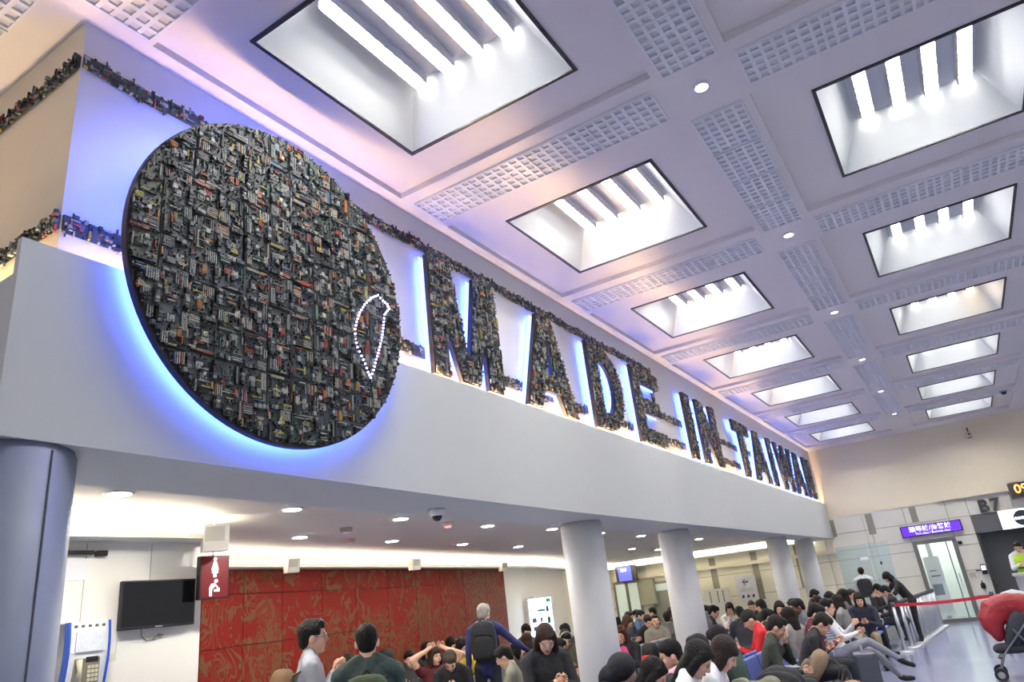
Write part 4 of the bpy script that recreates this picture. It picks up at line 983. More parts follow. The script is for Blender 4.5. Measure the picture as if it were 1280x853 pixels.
# hair styles, built once in head space
def hair_mesh(style):
    m = MB()
    if style == 'short':
        m.ell((-.022, 0, .040), (.098, .086, .098), 18, 12); m.ell((-.065, 0, -.010), (.050, .074, .075), 14, 10); m.ell((.035, 0, .088), (.058, .070, .044), 14, 8)
        for s in (-1, 1): m.ell((.012, s*.066, .042), (.050, .020, .046), 10, 8)
        m.ell((.066, .015, .066), (.028, .056, .026), 10, 8)
    elif style == 'cropped':
        m.ell((-.018, 0, .036), (.096, .081, .094), 18, 12); m.ell((-.060, 0, -.006), (.046, .068, .068), 14, 10); m.ell((.040, 0, .074), (.048, .062, .040), 14, 8)
    elif style == 'bob':
        m.ell((-.020, 0, .042), (.104, .092, .100), 18, 12); m.ell((-.060, 0, -.060), (.058, .088, .105), 16, 10)
        for s in (-1, 1): m.ell((.004, s*.076, -.045), (.052, .024, .110), 12, 10)
        m.ell((.068, 0, .060), (.030, .062, .032), 12, 8)
    elif style == 'long':
        m.ell((-.020, 0, .042), (.104, .090, .100), 18, 12); m.ell((-.058, 0, -.10), (.054, .092, .20), 16, 12); m.ell((-.060, 0, -.24), (.044, .098, .12), 14, 10)
        for s in (-1, 1): rtube(m, [(.018, s*.062, .070), (.010, s*.082, -.02), (-.004, s*.086, -.14), (.010, s*.090, -.27)], [.030, .034, .036, .026], 10)
        m.ell((.058, .02, .074), (.034, .050, .024), 12, 8)
    elif style == 'cap':
        m.ell((-.012, 0, .048), (.104, .088, .086), 18, 12); m.ell((-.060, 0, -.01), (.046, .072, .06), 12, 8); m.ell((.095, 0, .048), (.072, .066, .012), 14, 8)
    elif style == 'bun':
        m.ell((-.022, 0, .040), (.100, .086, .098), 18, 12); m.ell((-.065, 0, -.015), (.045, .070, .07), 14, 10); m.ell((-.095, 0, .085), (.042, .042, .040), 12, 8); m.ell((.050, 0, .074), (.045, .058, .028), 12, 8)
    elif style == 'hood':
        m.ell((-.035, 0, .030), (.112, .104, .116), 18, 12); m.ell((-.055, 0, -.08), (.085, .110, .10), 16, 10)
    v, f = remesh(m, .011)
    R = random.Random(3); me = bpy.data.meshes.new('hair_'+style); me.from_pydata([tuple(p) for p in v], [], f)
    me.polygons.foreach_set('use_smooth', [True]*len(f)); me.materials.append(None); return me
HAIR = {}
SKIN = [mat('skin_light', (222, 176, 150), .55, var=.05), mat('skin_fair', (212, 168, 142), .55, var=.05), mat('skin_dark', (120, 80, 60), .5, var=.05)]
EYEW = mat('eye_white', (176, 168, 160), .5, var=0); EYED = mat('eye_dark', (26, 20, 18), .3, var=0); LIP = mat('lip', (176, 104, 98), .5, var=0)
def cloth(c): return mat('cloth_%d_%d_%d' % c, c, .85, var=.14, scale=9, bump=.5, bscale=22)
def hairm(c): return mat('hair_%d_%d_%d' % c, c, .55, var=.3, scale=50, bump=.9, bscale=60, stretch=(2.2, 2.2, .35), spec=.22)
BLKH = (18, 16, 17); BRNH = (52, 34, 28); GRYH = (150, 147, 142); DBR = (34, 25, 23)
def ik(a, b, l1, l2, hint):
    a = Vector(a); b = Vector(b); d = b-a; L = min(d.length, (l1+l2)*.985); b = a+d.normalized()*L
    x = (l1*l1-l2*l2+L*L)/(2*L); h = math.sqrt(max(0, l1*l1-x*x)); n = d.normalized(); hv = Vector(hint); hv = (hv-n*hv.dot(n)).normalized()
    return a+n*x+hv*h, b
NP = 0
def person(x, y, ztop, heading, label, top, bottom=(38, 40, 50), hair=('short', BLKH), pose='sit', lean=8, hyaw=0, hpitch=-18, arms=('lap', 'lap'), skin=0, group=None,
           sleeve=True, shoe=(40, 40, 44), voxel=None, legs=None, build=1.0, twist=0):
    """x,y,ztop = top of the head in the room; heading in degrees (0 faces +X)"""
    global NP; NP += 1
    sit = pose == 'sit'
    P = Vector((0, 0, .53 if sit else .94)); le = math.radians(lean)
    up = Vector((math.sin(le), 0, math.cos(le))); fw = Vector((math.cos(le), 0, -math.sin(le))); L = Vector((0, 1, 0))
    waist = P+up*.12; chest = P+up*.33; neck = P+up*.49
    hp = math.radians(hpitch); hy = math.radians(hyaw)
    hf = Vector((math.cos(hp)*math.cos(hy), math.cos(hp)*math.sin(hy), math.sin(hp))); hl = Vector((-math.sin(hy), math.cos(hy), 0)); hu = hf.cross(hl)
    nd = (up*.6+hu*.4).normalized()
    hc = neck+nd*.052+hu*.085+hf*.024
    toph = (hc+hu*.128).z if True else 0
    sc = ztop/toph
    m = MB(); prim = []
    def seg(pts, rad, mi, ry=None, side=None, n=10):
        rtube(m, pts, rad, n, ry, side)
        for k in range(len(pts)-1): prim.append((Vector(pts[k]), Vector(pts[k+1]), rad[k], rad[k+1], mi))
    bw = build
    seg([P-up*.02, waist, chest, P+up*.43, P+up*.475], [.158*bw, .146*bw, .172*bw, .165*bw, .09], 1, ry=[.118*bw, .108*bw, .116*bw, .092, .06], side=(0, 1, 0), n=16)
    seg([P+up*.445+L*.155, P+up*.445-L*.155], [.070, .070], 1)
    for s in (1, -1): seg([P+up*.47+L*(s*.145), P+up*.515+L*(s*.05)-fw*.015], [.045, .050], 1)
    seg([P+up*.45, neck+nd*.05], [.062, .052], 0)
    seg([P+up*.46-fw*.01, P+up*.495-fw*.012], [.085, .066], 1)
    if sit: m.ell(tuple(P+Vector((-.03, 0, -.02))), (.155*bw, .185*bw, .11), 14, 8)
    else: m.ell(tuple(P+Vector((-.01, 0, -.03))), (.125*bw, .168*bw, .13), 14, 8)
    prim.append((P+Vector((0, .07, -.03)), P+Vector((0, -.07, -.03)), .13, .13, 2))
    for s in (1, -1):
        hip = P+Vector((0, s*.092, -.02))
        lg = (legs or ('normal', 'normal'))[0 if s == 1 else 1]
        if sit:
            kn = hip+Vector((.43, s*.05, .02)); an = kn+Vector((.02, 0, -.45)); ft = Vector((1, s*.15, 0)).normalized()
            if lg == 'crossed': kn = hip+Vector((.42, -s*.02, .14)); an = kn+Vector((.34, -s*.06, -.26)); ft = Vector((.9, 0, -.25)).normalized()
            elif lg == 'stretched': kn = hip+Vector((.44, s*.04, .0)); an = kn+Vector((.27, 0, -.36))
        else:
            kn = hip+Vector((.015+.02*s, s*.015, -.43)); an = kn+Vector((-.03+.02*s, 0, -.42)); ft = Vector((1, s*.2, 0)).normalized()
        seg([hip, hip.lerp(kn, .5), kn], [.092*bw, .080*bw, .062], 2); seg([kn, kn.lerp(an, .35), an], [.060, .056, .042], 2)
        if an.z < .075 and lg != 'crossed': an.z = .075
        seg([an+Vector((0, 0, -.02)), an+ft*.06+Vector((0, 0, -.04)), an+ft*.17+Vector((0, 0, -.045 if lg != 'crossed' else -.06))], [.044, .042, .034], 3)
    fing = MB()
    for s, am in ((1, arms[0]), (-1, arms[1])):
        sh = P+up*.43+L*(s*.19*bw)
        hint = Vector((-.3, s*.55, -.8)); pal = None
        if am == 'lap': tg = P+Vector((.34, s*.10, .12))
        elif am == 'phone': tg = chest+fw*.30+L*(s*.045)-Vector((0, 0, .02))
        elif am == 'phonelow': tg = P+Vector((.30, s*.05, .24))
        elif am == 'down': tg = sh+Vector((.05, s*.07, -.54)); hint = Vector((-1, s*.2, 0))
        elif am == 'chin': tg = neck+fw*.14+L*(s*.02)-Vector((0, 0, .03)); hint = Vector((.3, s*.4, -1))
        elif am == 'raise': tg = hc+Vector((.07, s*.13, .09)); hint = Vector((.2, s*.9, -.2))
        elif am == 'extend': tg = sh+Vector((.20, s*.36, -.34)); hint = Vector((-.4, s*.2, -.4))
        elif am == 'strap': tg = chest+fw*.17+L*(s*.13)+up*.03
        elif am == 'forward': tg = sh+Vector((.40, s*.02, -.22))
        el, wr = ik(sh, tg, .285, .255, hint)
        seg([sh, sh.lerp(el, .5), el], [.064, .055, .047], 1 if sleeve or True else 0)
        if not sleeve:
            prim[-1] = prim[-1][:4]+(0,)
        seg([el, el.lerp(wr, .4), wr], [.046, .043, .033], 1 if sleeve else 0)
        d = (wr-el).normalized()
        if am in ('phone', 'phonelow', 'lap', 'chin', 'strap'): d2 = (d+Vector((.2, -s*.35, .15))).normalized()
        elif am == 'raise': d2 = (d+Vector((0, -s*.3, .5))).normalized()
        else: d2 = d
        pn = d2.cross(Vector((0, 0, 1))); pn = (pn if pn.length > .05 else Vector((0, 1, 0))).normalized(); pw = pn.cross(d2).normalized()
        pc = wr+d2*.045
        seg([wr, pc, wr+d2*.085], [.030, .040, .036], 0, ry=[.022, .017, .014], side=pw)
        curl = pn*(s*-1)
        for k in range(4):
            o_ = wr+d2*.085+pw*(.028-.0185*k); ln = (.068, .077, .071, .056)[k]
            q1 = o_+d2*ln*.45+curl*.012; q2 = o_+d2*ln*.72+curl*.036
            fing.tube([tuple(o_-d2*.01), tuple(q1), tuple(q2)], [.0092, .0085, .007], 6)
        th = wr+d2*.03+pw*.030; fing.tube([tuple(th), tuple(th+d2*.03+pw*.022+curl*.01), tuple(th+d2*.058+pw*.022+curl*.026)], [.011, .010, .008], 6)
    dist = math.hypot(x, y); vx = voxel or (.014 if dist < 8 else .019)
    V, F = remesh(m, vx)
    cen = np.array([V[list(f)].mean(0) for f in F]); best = np.full(len(F), 9.); mi = np.zeros(len(F), int)
    for (a, b, ra, rb, k) in prim:
        a = np.array(a); b = np.array(b); ab = b-a; t = np.clip(((cen-a)@ab)/max(ab@ab, 1e-9), 0, 1)
        d = np.linalg.norm(cen-(a+t[:, None]*ab), axis=1)/(ra+(rb-ra)*t); u = d < best
        best[u] = d[u]; mi[u] = k
    M3 = np.array([list(hf), list(hl), list(hu)])
    def th_(vv): return np.asarray(vv) @ M3 + np.array(hc)
    ev = np.array(em.v); parts = [(V, F, list(mi)), (th_(HV), HF, [0]*len(HF)), (th_(ev), em.f, em.m), (np.array(fing.v), fing.f, [0]*len(fing.f))]
    vv = []; ff = []; mm = []; off = 0
    for (a, b, c) in parts:
        vv.append(a); ff += [tuple(i+off for i in f) for f in b]; mm += list(c); off += len(a)
    vv = np.concatenate(vv)
    me = bpy.data.meshes.new('person'); me.from_pydata([tuple(map(float, p)) for p in vv], [], ff)
    for q in (SKIN[skin], cloth(top), cloth(bottom), cloth(shoe), EYEW, EYED, LIP): me.materials.append(q)
    me.polygons.foreach_set('material_index', [int(q) for q in mm]); me.polygons.foreach_set('use_smooth', [True]*len(ff)); me.update()
    o = bpy.data.objects.new('person', me); COL.objects.link(o); tag(o, label, 'person', group or 'waiting passengers')
    h = math.radians(heading); hd = Vector((math.cos(h)*hc.x-math.sin(h)*hc.y, math.sin(h)*hc.x+math.cos(h)*hc.y))*sc
    o.location = (x-hd.x, y-hd.y, 0); o.rotation_euler.z = h; o.scale = (sc, sc, sc)
    if hair:
        st, hcx = hair
        if st not in HAIR: HAIR[st] = hair_mesh(st)
        ho = bpy.data.objects.new('cap' if st == 'cap' else ('hood' if st == 'hood' else 'hair'), HAIR[st]); COL.objects.link(ho); ho.parent = o
        ho.matrix_local = Matrix(((hf.x, hl.x, hu.x, hc.x), (hf.y, hl.y, hu.y, hc.y), (hf.z, hl.z, hu.z, hc.z), (0, 0, 0, 1)))
        ho.material_slots[0].link = 'OBJECT'; ho.material_slots[0].material = cloth(hcx) if st in ('cap', 'hood') else hairm(hcx)
    HM = Matrix(((hf.x, hl.x, hu.x, hc.x), (hf.y, hl.y, hu.y, hc.y), (hf.z, hl.z, hu.z, hc.z), (0, 0, 0, 1)))
    TM = Matrix(((fw.x, 0, up.x, P.x), (fw.y, 1, up.y, P.y), (fw.z, 0, up.z, P.z), (0, 0, 0, 1)))
    return o, HM, TM
def face_mask(p, HM, c=(206, 216, 220)):
    m = MB(); m.ell((.070, 0, -.055), (.042, .052, .042), 14, 8)
    for s in (-1, 1): m.tube([(.05, s*.05, -.04), (-.005, s*.080, -.01)], .003, 5)
    o = m.build('face_mask', mat('mask_pale', c, .8), p, True); o.matrix_local = HM
def glasses(p, HM, c=(40, 40, 44)):
    m = MB()
    for s in (-1, 1):
        pts = [(.096, s*(.033+.021*math.cos(a)), .0+.016*math.sin(a)) for a in [2*math.pi*k/12 for k in range(13)]]; m.tube(pts, .0026, 5); m.tube([(.094, s*.054, .004), (.0, s*.082, .008)], .0026, 5)
    m.tube([(.098, -.012, .003), (.100, 0, .006), (.098, .012, .003)], .0026, 5)
    o = m.build('glasses', mat('frame_dark', c, .3), p, True); o.matrix_local = HM
def phone(p, x, y, z, rz, label):
    t = thing('mobile_phone', (x, y, z), label, 'phone', rz=rz)
    return t
def backpack(loc, rz, c, label, size=1.0, tilt=0.0, strap=True, c2=None):
    t = thing('backpack', loc, label, 'backpack', rz=rz); t.rotation_euler = (0, tilt, rz)
    mt = cloth(c); m2 = cloth(c2 or tuple(int(v*.7) for v in c))
    s = size
    m = MB(); m.ell((0, 0, .24*s), (.10*s, .16*s, .24*s), 22, 16, e=.62); m.build('body', mt, t, True)
    m = MB(); m.ell((-.095*s, 0, .16*s), (.05*s, .125*s, .13*s), 18, 12, e=.6); m.build('pocket', m2, t, True)
    m = MB(); m.tube([(-.10*s, -.13*s, .30*s), (-.105*s, 0, .33*s), (-.10*s, .13*s, .30*s)], .006*s, 6); m.build('zip', BLACK, t)
    m = MB(); m.tube([(0.03*s, -.03*s, .475*s), (0.02*s, 0, .51*s), (0.03*s, .03*s, .475*s)], .008*s, 6); m.build('top_handle', m2, t)
    if strap:
        for q in (-1, 1):
            m = MB(); m.tube([(.06*s, q*.07*s, .42*s), (.13*s, q*.11*s, .455*s), (.26*s, q*.13*s, .42*s), (.305*s, q*.135*s, .28*s), (.22*s, q*.16*s, .12*s), (.06*s, q*.13*s, .04*s)], .022*s, 8, ry=.007*s, side=(0, 1, 0)); m.build('strap', m2, t, True)
    return t
def wear_backpack(p, TM, c, label, size=1.0, c2=None):
    t = backpack((0, 0, 0), 0, c, label, size, c2=c2)
    M = p.matrix_basis @ TM @ Matrix.Translation((-.195, 0, -.05 if size < 1.02 else .03)); t.rotation_euler = (0, 0, 0); t.matrix_world = M
    t.scale = (size*p.scale[0],)*3 if False else t.scale
    return t
bpy.context.view_layer.update()
# ---- benches
bench(-2.28, 4.3, 0, 5, 'blue waiting-area bench in the front row by the nearest seated passengers')
bench(-2.30, 7.25, 0, 5, 'blue waiting-area bench in the front row with a green jacket on it')
bench(-2.32, 10.2, 0, 6, 'blue waiting-area bench in the front row by the crossed-legged man')
bench(-3.05, 10.1, 180, 5, 'blue bench back to back with the front row beside the red hoodie')
bench(-3.10, 16.0, 180, 8, 'blue bench back to back with the front row, under the dark-skinned man')
bench(-2.25, 15.6, 0, 6, 'blue bench beside the steel barrier posts')
bench(-5.1, 10.6, 0, 6, 'grey bench row between the two columns', False)
bench(-5.95, 17.2, 180, 5, 'grey bench row in front of the partition screen', False)
bench(-5.5, 16.75, -90, 3, 'grey bench row facing away from the information board', False)
bench(-7.5, 7.3, 8, 6, 'grey bench row along the red panel wall', False)
bench(-6.2, 8.4, 8, 5, 'grey bench row facing the red panel wall', False)
# ---- standing people
p, HM, TM = person(-4.73, 4.4, 1.83, 47, 'standing man in a pale grey shirt and glasses, brown backpack on his back', (150, 154, 164), (50, 52, 64), ('short', BLKH), 'stand', 2, 0, 2, ('strap', 'strap'))
glasses(p, HM, (200, 200, 205)); wear_backpack(p, TM, (108, 82, 56), 'brown canvas backpack worn by the man in the pale grey shirt', 1.0)
p, HM, TM = person(-3.86, 4.1, 1.752, 130, 'man with cropped black hair in a dark green jacket seen from behind', (50, 66, 64), (40, 42, 48), ('cropped', BLKH), 'stand', 2, 0, -2, ('phone', 'phone'))
wear_backpack(p, TM, (58, 68, 46), 'olive green backpack worn by the man in the dark green jacket', 1.0)
p, HM, TM = person(-6.3, 9.15, 1.835, 118, 'tall grey-haired man in a navy sweater with a black backpack', (38, 44, 96), (30, 32, 44), ('short', GRYH), 'stand', 3, -20, -2, ('down', 'extend'))
wear_backpack(p, TM, (28, 30, 38), 'black backpack worn by the grey-haired man', 1.05)
p, HM, TM = person(-3.31, 5.7, 1.55, -38, 'woman with long brown hair in a black leather jacket looking down at her phone', (34, 34, 38), (30, 30, 36), ('long', BRNH), 'stand', 6, -14, -34, ('phonelow', 'phonelow'))
glasses(p, HM)
t = thing('mobile_phone', (-3.10, 5.52, 1.02), 'teal-cased phone held by the woman in the leather jacket', 'phone'); m = MB(); m.box((-.02, -.07, 0), (.09, .07, .012)); m.build('body', mat('teal_case', (60, 130, 130), .4), t, bevel=.004)
m = MB(); m.box((-.012, -.062, .0125), (.082, .062, .0132)); m.build('screen', SCR, t)
wv, HM, TM = person(-2.73, 21.9, 1.70, 95, 'airline staff man in a white shirt and black waistcoat behind the glass counter', (226, 228, 228), (28, 28, 32), ('cropped', BLKH), 'stand', 2, 0, -5, ('phonelow', 'phonelow'), group='airport staff')
m = MB(); m.tube([(0, 0, -.02), (0, 0, .12), (0, 0, .33), (0, 0, .43), (0, 0, .47)], [.178, .162, .192, .17, .10], 18, ry=[.138, .126, .136, .11, .07], side=(0, 1, 0)); o = m.build('waistcoat', cloth((30, 32, 38)), wv, True); o.matrix_local = TM
person(-1.86, 19.1, 1.505, -158, 'woman in a black coat bending over with a white paper in hand', (26, 26, 30), (30, 30, 34), ('bob', BLKH), 'stand', 30, 0, -40, ('forward', 'forward'))
o = MB(); o.box((-.004, -.07, 0), (.004, .07, .20)); o = o.build('paper_sheet', mat('paper', (232, 232, 230), .7)); o.location = (-1.95, 18.72, 1.02); o.rotation_euler = (0.2, .3, .6); tag(o, 'white paper held by the bending woman in black', 'paper')
p, HM, TM = person(.93, 22.55, 1.86, -100, 'gate agent in a fluorescent yellow vest behind the gate desk', (214, 216, 220), (40, 42, 50), ('short', BLKH), 'stand', 6, 0, -22, ('forward', 'phonelow'), group='airport staff')
m = MB(); m.tube([(0, 0, -.02), (0, 0, .12), (0, 0, .33), (0, 0, .43), (0, 0, .475)], [.186, .174, .204, .198, .11], 18, ry=[.146, .134, .144, .118, .075], side=(0, 1, 0)); o = m.build('safety_vest', mat('fluorescent_vest', (176, 214, 60), .7), p, True); o.matrix_local = TM
m = MB(); m.tube([(0, 0, .16), (0.0, 0, .20)], [.186, .190], 18, ry=[.141, .143], side=(0, 1, 0), cap=False); o = m.build('vest_stripe', mat('vest_stripe', (60, 64, 60), .6), p, True); o.matrix_local = TM
# ---- seated people: (x, y, top, heading, label, top colour, bottom, hair, arms, hyaw, hpitch, lean)
D = (38, 40, 50)
SEATED = [
 (-7.5, 7.58, 1.38, 20, 'passenger of whom only dark hair shows behind the man in the pale grey shirt', (60, 56, 60), D, ('short', DBR), ('lap', 'lap'), 0, -30, 12),
 (-7.7, 8.55, 1.36, 70, 'passenger in a bright blue top with a black cap', (52, 80, 176), D, ('cap', (30, 30, 34)), ('phone', 'phone'), 0, -30, 14),
 (-7.75, 9.15, 1.29, -30, 'woman in a white face mask and a dotted dark dress', (54, 52, 58), (60, 58, 64), ('bun', BLKH), ('phonelow', 'phonelow'), 0, -6, 6),
 (-6.98, 8.8, 1.335, -36, 'woman in a maroon T-shirt raising both hands to her hair', (88, 22, 32), D, ('bob', BRNH), ('raise', 'raise'), 20, 0, 0),
 (-8.0, 9.9, 1.36, -20, 'passenger with black hair behind the woman in the maroon T-shirt', (34, 32, 36), D, ('bob', BLKH), ('lap', 'lap'), 0, -10, 4),
 (-8.1, 10.7, 1.37, -10, 'woman with black hair holding a hand to her cheek by the red wall', (44, 40, 44), D, ('bob', BLKH), ('chin', 'lap'), 0, -14, 6),
 (-6.35, 8.33, 1.25, -60, 'man with brown hair in black bending over his phone', (30, 30, 34), D, ('short', (66, 54, 44)), ('phonelow', 'phonelow'), 0, -46, 22),
 (-7.1, 9.65, 1.38, -30, 'woman in a mask with a yellow scarf and a black jacket', (188, 160, 56), D, ('long', BLKH), ('lap', 'lap'), 20, -20, 6),
 (-5.3, 8.05, 1.29, 205, 'man in glasses and a grey-green shirt looking at his phone', (120, 120, 108), D, ('short', BLKH), ('phone', 'phone'), 0, -26, 12),
 (-6.31, 10.0, 1.25, 10, 'woman with black hair turned sideways behind the leather-jacket woman', (70, 66, 66), D, ('bob', BLKH), ('lap', 'lap'), 20, -12, 6),
 (-6.82, 11.1, 1.30, 150, 'passenger with brown hair seen from behind near the light box', (64, 50, 44), D, ('bob', BRNH), ('lap', 'lap'), 0, -10, 4),
 (-7.6, 12.4, 1.40, -40, 'man with short black hair in front of the light box', (60, 60, 66), D, ('short', BLKH), ('lap', 'lap'), 0, -20, 4),
 (-7.2, 13.2, 1.32, 170, 'passenger with dark hair beside the light box and the column', (52, 50, 54), D, ('short', BLKH), ('lap', 'lap'), 0, -10, 4),
 (-5.74, 10.5, 1.30, -50, 'passenger in an olive shirt with a white hair band', (86, 84, 62), D, ('short', DBR), ('phonelow', 'phonelow'), 0, -30, 10),
 (-5.29, 9.45, 1.25, 30, 'passenger in a dark red sweater beside the column', (98, 26, 36), D, ('short', BLKH), ('phonelow', 'phonelow'), 0, -20, 8),
 (-8.4, 17.8, 1.30, 20, 'passenger with black hair far behind the first column', (56, 56, 62), D, ('short', BLKH), ('lap', 'lap'), 0, -10, 4),
 (-7.15, 15.0, 1.30, 20, 'passenger in a grey sweatshirt reading behind the woman in pink', (130, 130, 134), D, ('short', BLKH), ('phone', 'phone'), 0, -30, 12),
 (-6.4, 13.9, 1.30, 160, 'passenger with tied black hair looking down behind the woman in pink', (88, 84, 82), D, ('bun', BLKH), ('phone', 'phone'), 0, -20, 8),
 (-4.95, 10.85, 1.28, -78, 'woman in a pink top and black cardigan holding a phone', (28, 28, 34), (60, 60, 70), ('long', (84, 42, 38)), ('phone', 'phonelow'), -10, -14, 2),
 (-6.39, 14.4, 1.30, 10, 'woman with brown hair in a grey shirt behind the woman in pink', (136, 132, 128), D, ('long', (78, 52, 40)), ('phonelow', 'phonelow'), 0, -30, 12),
 (-7.8, 17.7, 1.30, -20, 'passenger with black hair in front of the glazed double door', (70, 74, 80), D, ('short', BLKH), ('lap', 'lap'), 0, -12, 4),
 (-8.0, 18.7, 1.30, 170, 'passenger in a white top near the glazed double door', (214, 214, 210), D, ('short', BLKH), ('phonelow', 'phonelow'), 0, -20, 6),
 (-7.6, 18.0, 1.30, 0, 'passenger in a denim shirt near the glazed double door', (84, 106, 146), D, ('short', BLKH), ('phone', 'phone'), 0, -20, 6),
 (-7.9, 19.6, 1.30, 180, 'passenger with black hair in front of the grey-green door', (44, 42, 46), D, ('short', BLKH), ('lap', 'lap'), 0, -8, 4),
 (-5.62, 14.0, 1.30, -70, 'smiling man in a grey jacket facing the hall', (126, 122, 112), D, ('cropped', DBR), ('lap', 'lap'), 10, 4, 2),
 (-5.75, 15.0, 1.30, 110, 'passenger with short dark hair in a grey hooded top seen from behind', (112, 112, 112), D, ('short', DBR), ('lap', 'lap'), 0, -6, 4),
 (-6.1, 14.8, 1.26, -40, 'passenger in black beside the smiling man', (38, 38, 42), D, ('short', BLKH), ('chin', 'lap'), 0, -26, 10),
 (-6.6, 17.5, 1.30, 160, 'passenger with dark hair half hidden by the second column', (60, 48, 46), D, ('bob', DBR), ('lap', 'lap'), 0, -8, 4),
 (-2.69, 5.8, 1.22, 10, 'passenger in a black hooded jacket bent forward', (24, 26, 32), D, ('hood', (24, 26, 32)), ('lap', 'lap'), 0, -50, 24),
 (-2.40, 5.75, 1.22, 10, 'girl with straight black hair and dark coat leaning on her hand', (40, 36, 40), D, ('long', BLKH), ('chin', 'lap'), 0, -34, 14),
 (-2.58, 6.65, 1.30, 180, 'man with black hair wearing a pink neck pillow', (44, 44, 50), D, ('short', BLKH), ('lap', 'lap'), 30, -10, -4),
 (-2.07, 5.90, 1.30, 8, 'girl with long black hair in a white top', (224, 224, 226), (70, 74, 90), ('long', BLKH), ('phonelow', 'phonelow'), 0, -38, 12),
 (-1.98, 6.30, 1.29, 8, 'girl with dark brown hair in a white shirt with a black strap', (226, 228, 232), (70, 74, 90), ('bob', (40, 28, 28)), ('phonelow', 'phonelow'), 0, -38, 12),
 (-2.45, 7.05, 1.30, 175, 'passenger with black hair facing away from the girl in white', (52, 50, 54), D, ('short', BLKH), ('lap', 'lap'), 0, -10, 2),
 (-2.52, 7.95, 1.30, 178, 'passenger in a dark green sweater seen from behind', (58, 78, 68), D, ('short', BLKH), ('phonelow', 'phonelow'), 0, -28, 8),
 (-2.95, 10.85, 1.31, 200, 'passenger in a red hoodie and black cap looking at a phone', (196, 30, 38), D, ('cap', (28, 28, 32)), ('phone', 'phone'), 0, -34, 10),
 (-2.24, 9.35, 1.28, 12, 'man in a dark green parka resting his face on his hand', (48, 54, 46), (34, 36, 40), ('short', BLKH), ('chin', 'lap'), 0, -30, 12),
 (-3.1, 12.5, 1.25, 30, 'passenger with black hair behind the man in the dark green parka', (44, 42, 48), D, ('short', BLKH), ('lap', 'lap'), 0, -20, 6),
 (-1.88, 10.2, 1.20, 8, 'man in a black jacket leaning forward over his phone', (30, 30, 36), (36, 38, 46), ('short', (34, 28, 28)), ('phonelow', 'phonelow'), 0, -44, 26),
 (-2.08, 11.05, 1.30, 8, 'passenger in a dark red top behind the man in the black jacket', (84, 22, 34), D, ('short', BLKH), ('phonelow', 'phonelow'), 0, -30, 8),
 (-2.47, 11.1, 1.30, 150, 'woman with brown hair in a light grey coat seen from behind', (150, 146, 144), D, ('long', DBR), ('lap', 'lap'), 0, -10, 4),
 (-2.85, 13.7, 1.32, 200, 'dark-skinned man in a grey shirt looking sideways', (92, 94, 104), D, ('short', BLKH), ('lap', 'lap'), 0, -14, 4),
 (-3.25, 14.1, 1.30, -60, 'woman with long dark hair facing the hall', (60, 52, 54), D, ('long', DBR), ('lap', 'lap'), -20, -12, 4),
 (-3.15, 14.7, 1.30, 160, 'passenger with a black knot of hair beside the dark-skinned man', (48, 44, 46), D, ('bun', BLKH), ('lap', 'lap'), 0, -10, 4),
 (-2.18, 12.55, 1.32, 6, 'young man in a white striped sweater with crossed legs in grey trousers', (226, 226, 228), (134, 136, 146), ('short', BLKH), ('phone', 'phonelow'), 0, -8, -6),
 (-3.5, 18.9, 1.32, 20, 'man with short black hair near the last column', (58, 44, 48), D, ('short', BLKH), ('lap', 'lap'), 0, -26, 8),
 (-2.85, 15.5, 1.28, 170, 'passenger with a dark red scarf and long hair', (82, 28, 38), D, ('long', DBR), ('lap', 'lap'), 0, -10, 4),
 (-2.85, 16.9, 1.30, 175, 'passenger with round black hair near the last column', (50, 50, 56), D, ('bob', BLKH), ('lap', 'lap'), 0, -6, 4),
 (-2.32, 14.4, 1.30, 175, 'passenger with dark hair in a grey top behind the crossed-legged man', (128, 126, 122), D, ('bob', DBR), ('lap', 'lap'), 0, -10, 4),
 (-2.4, 15.75, 1.35, 170, 'woman with long dark hair seen from behind by the staff counter', (96, 90, 90), D, ('long', DBR), ('lap', 'lap'), 0, -4, 2),
 (-2.42, 17.1, 1.30, -30, 'woman with hair tied back facing the barrier posts', (168, 150, 146), D, ('bun', BRNH), ('lap', 'lap'), 0, 0, 2),
 (-2.04, 15.1, 1.28, -84, 'woman with a dark fringe in a navy cardigan facing the hall', (34, 38, 56), (150, 136, 110), ('bob', DBR), ('phonelow', 'phonelow'), 0, -14, 4),
 (-2.24, 20.0, 1.265, -20, 'passenger with black hair beside the bending woman in black', (40, 40, 46), D, ('short', BLKH), ('phonelow', 'phonelow'), 0, -30, 8),
 (-1.92, 18.45, 1.25, 176, 'passenger in black below the bending woman', (32, 32, 36), D, ('short', BLKH), ('lap', 'lap'), 0, -30, 8),
 (-5.36, 16.4, 1.30, 20, 'passenger in a grey top left of the partition screen group', (138, 138, 136), D, ('short', BLKH), ('lap', 'lap'), 0, -10, 6),
 (-4.88, 15.4, 1.30, 10, 'passenger in a navy jacket bent towards a phone near the partition screen', (44, 46, 60), D, ('short', BLKH), ('phone', 'phone'), 0, -24, 10),
 (-4.83, 16.4, 1.30, -78, 'woman in a white blouse with hands clasped at her chin', (222, 216, 212), (120, 112, 90), ('bob', BLKH), ('chin', 'chin'), 0, -14, 2),
 (-4.0, 14.15, 1.28, 120, 'passenger with black hair seen from behind near the information board', (50, 52, 60), D, ('short', BLKH), ('lap', 'lap'), 0, -8, 4),
 (-4.35, 16.4, 1.30, -70, 'man with a high forehead in black near the information board', (44, 44, 48), D, ('cropped', (50, 46, 46)), ('lap', 'lap'), 0, -10, 4),
 (-3.85, 15.2, 1.33, 150, 'passenger in a dark green coat with black hair seen from behind', (40, 50, 46), D, ('short', BLKH), ('lap', 'lap'), 0, -10, 6),
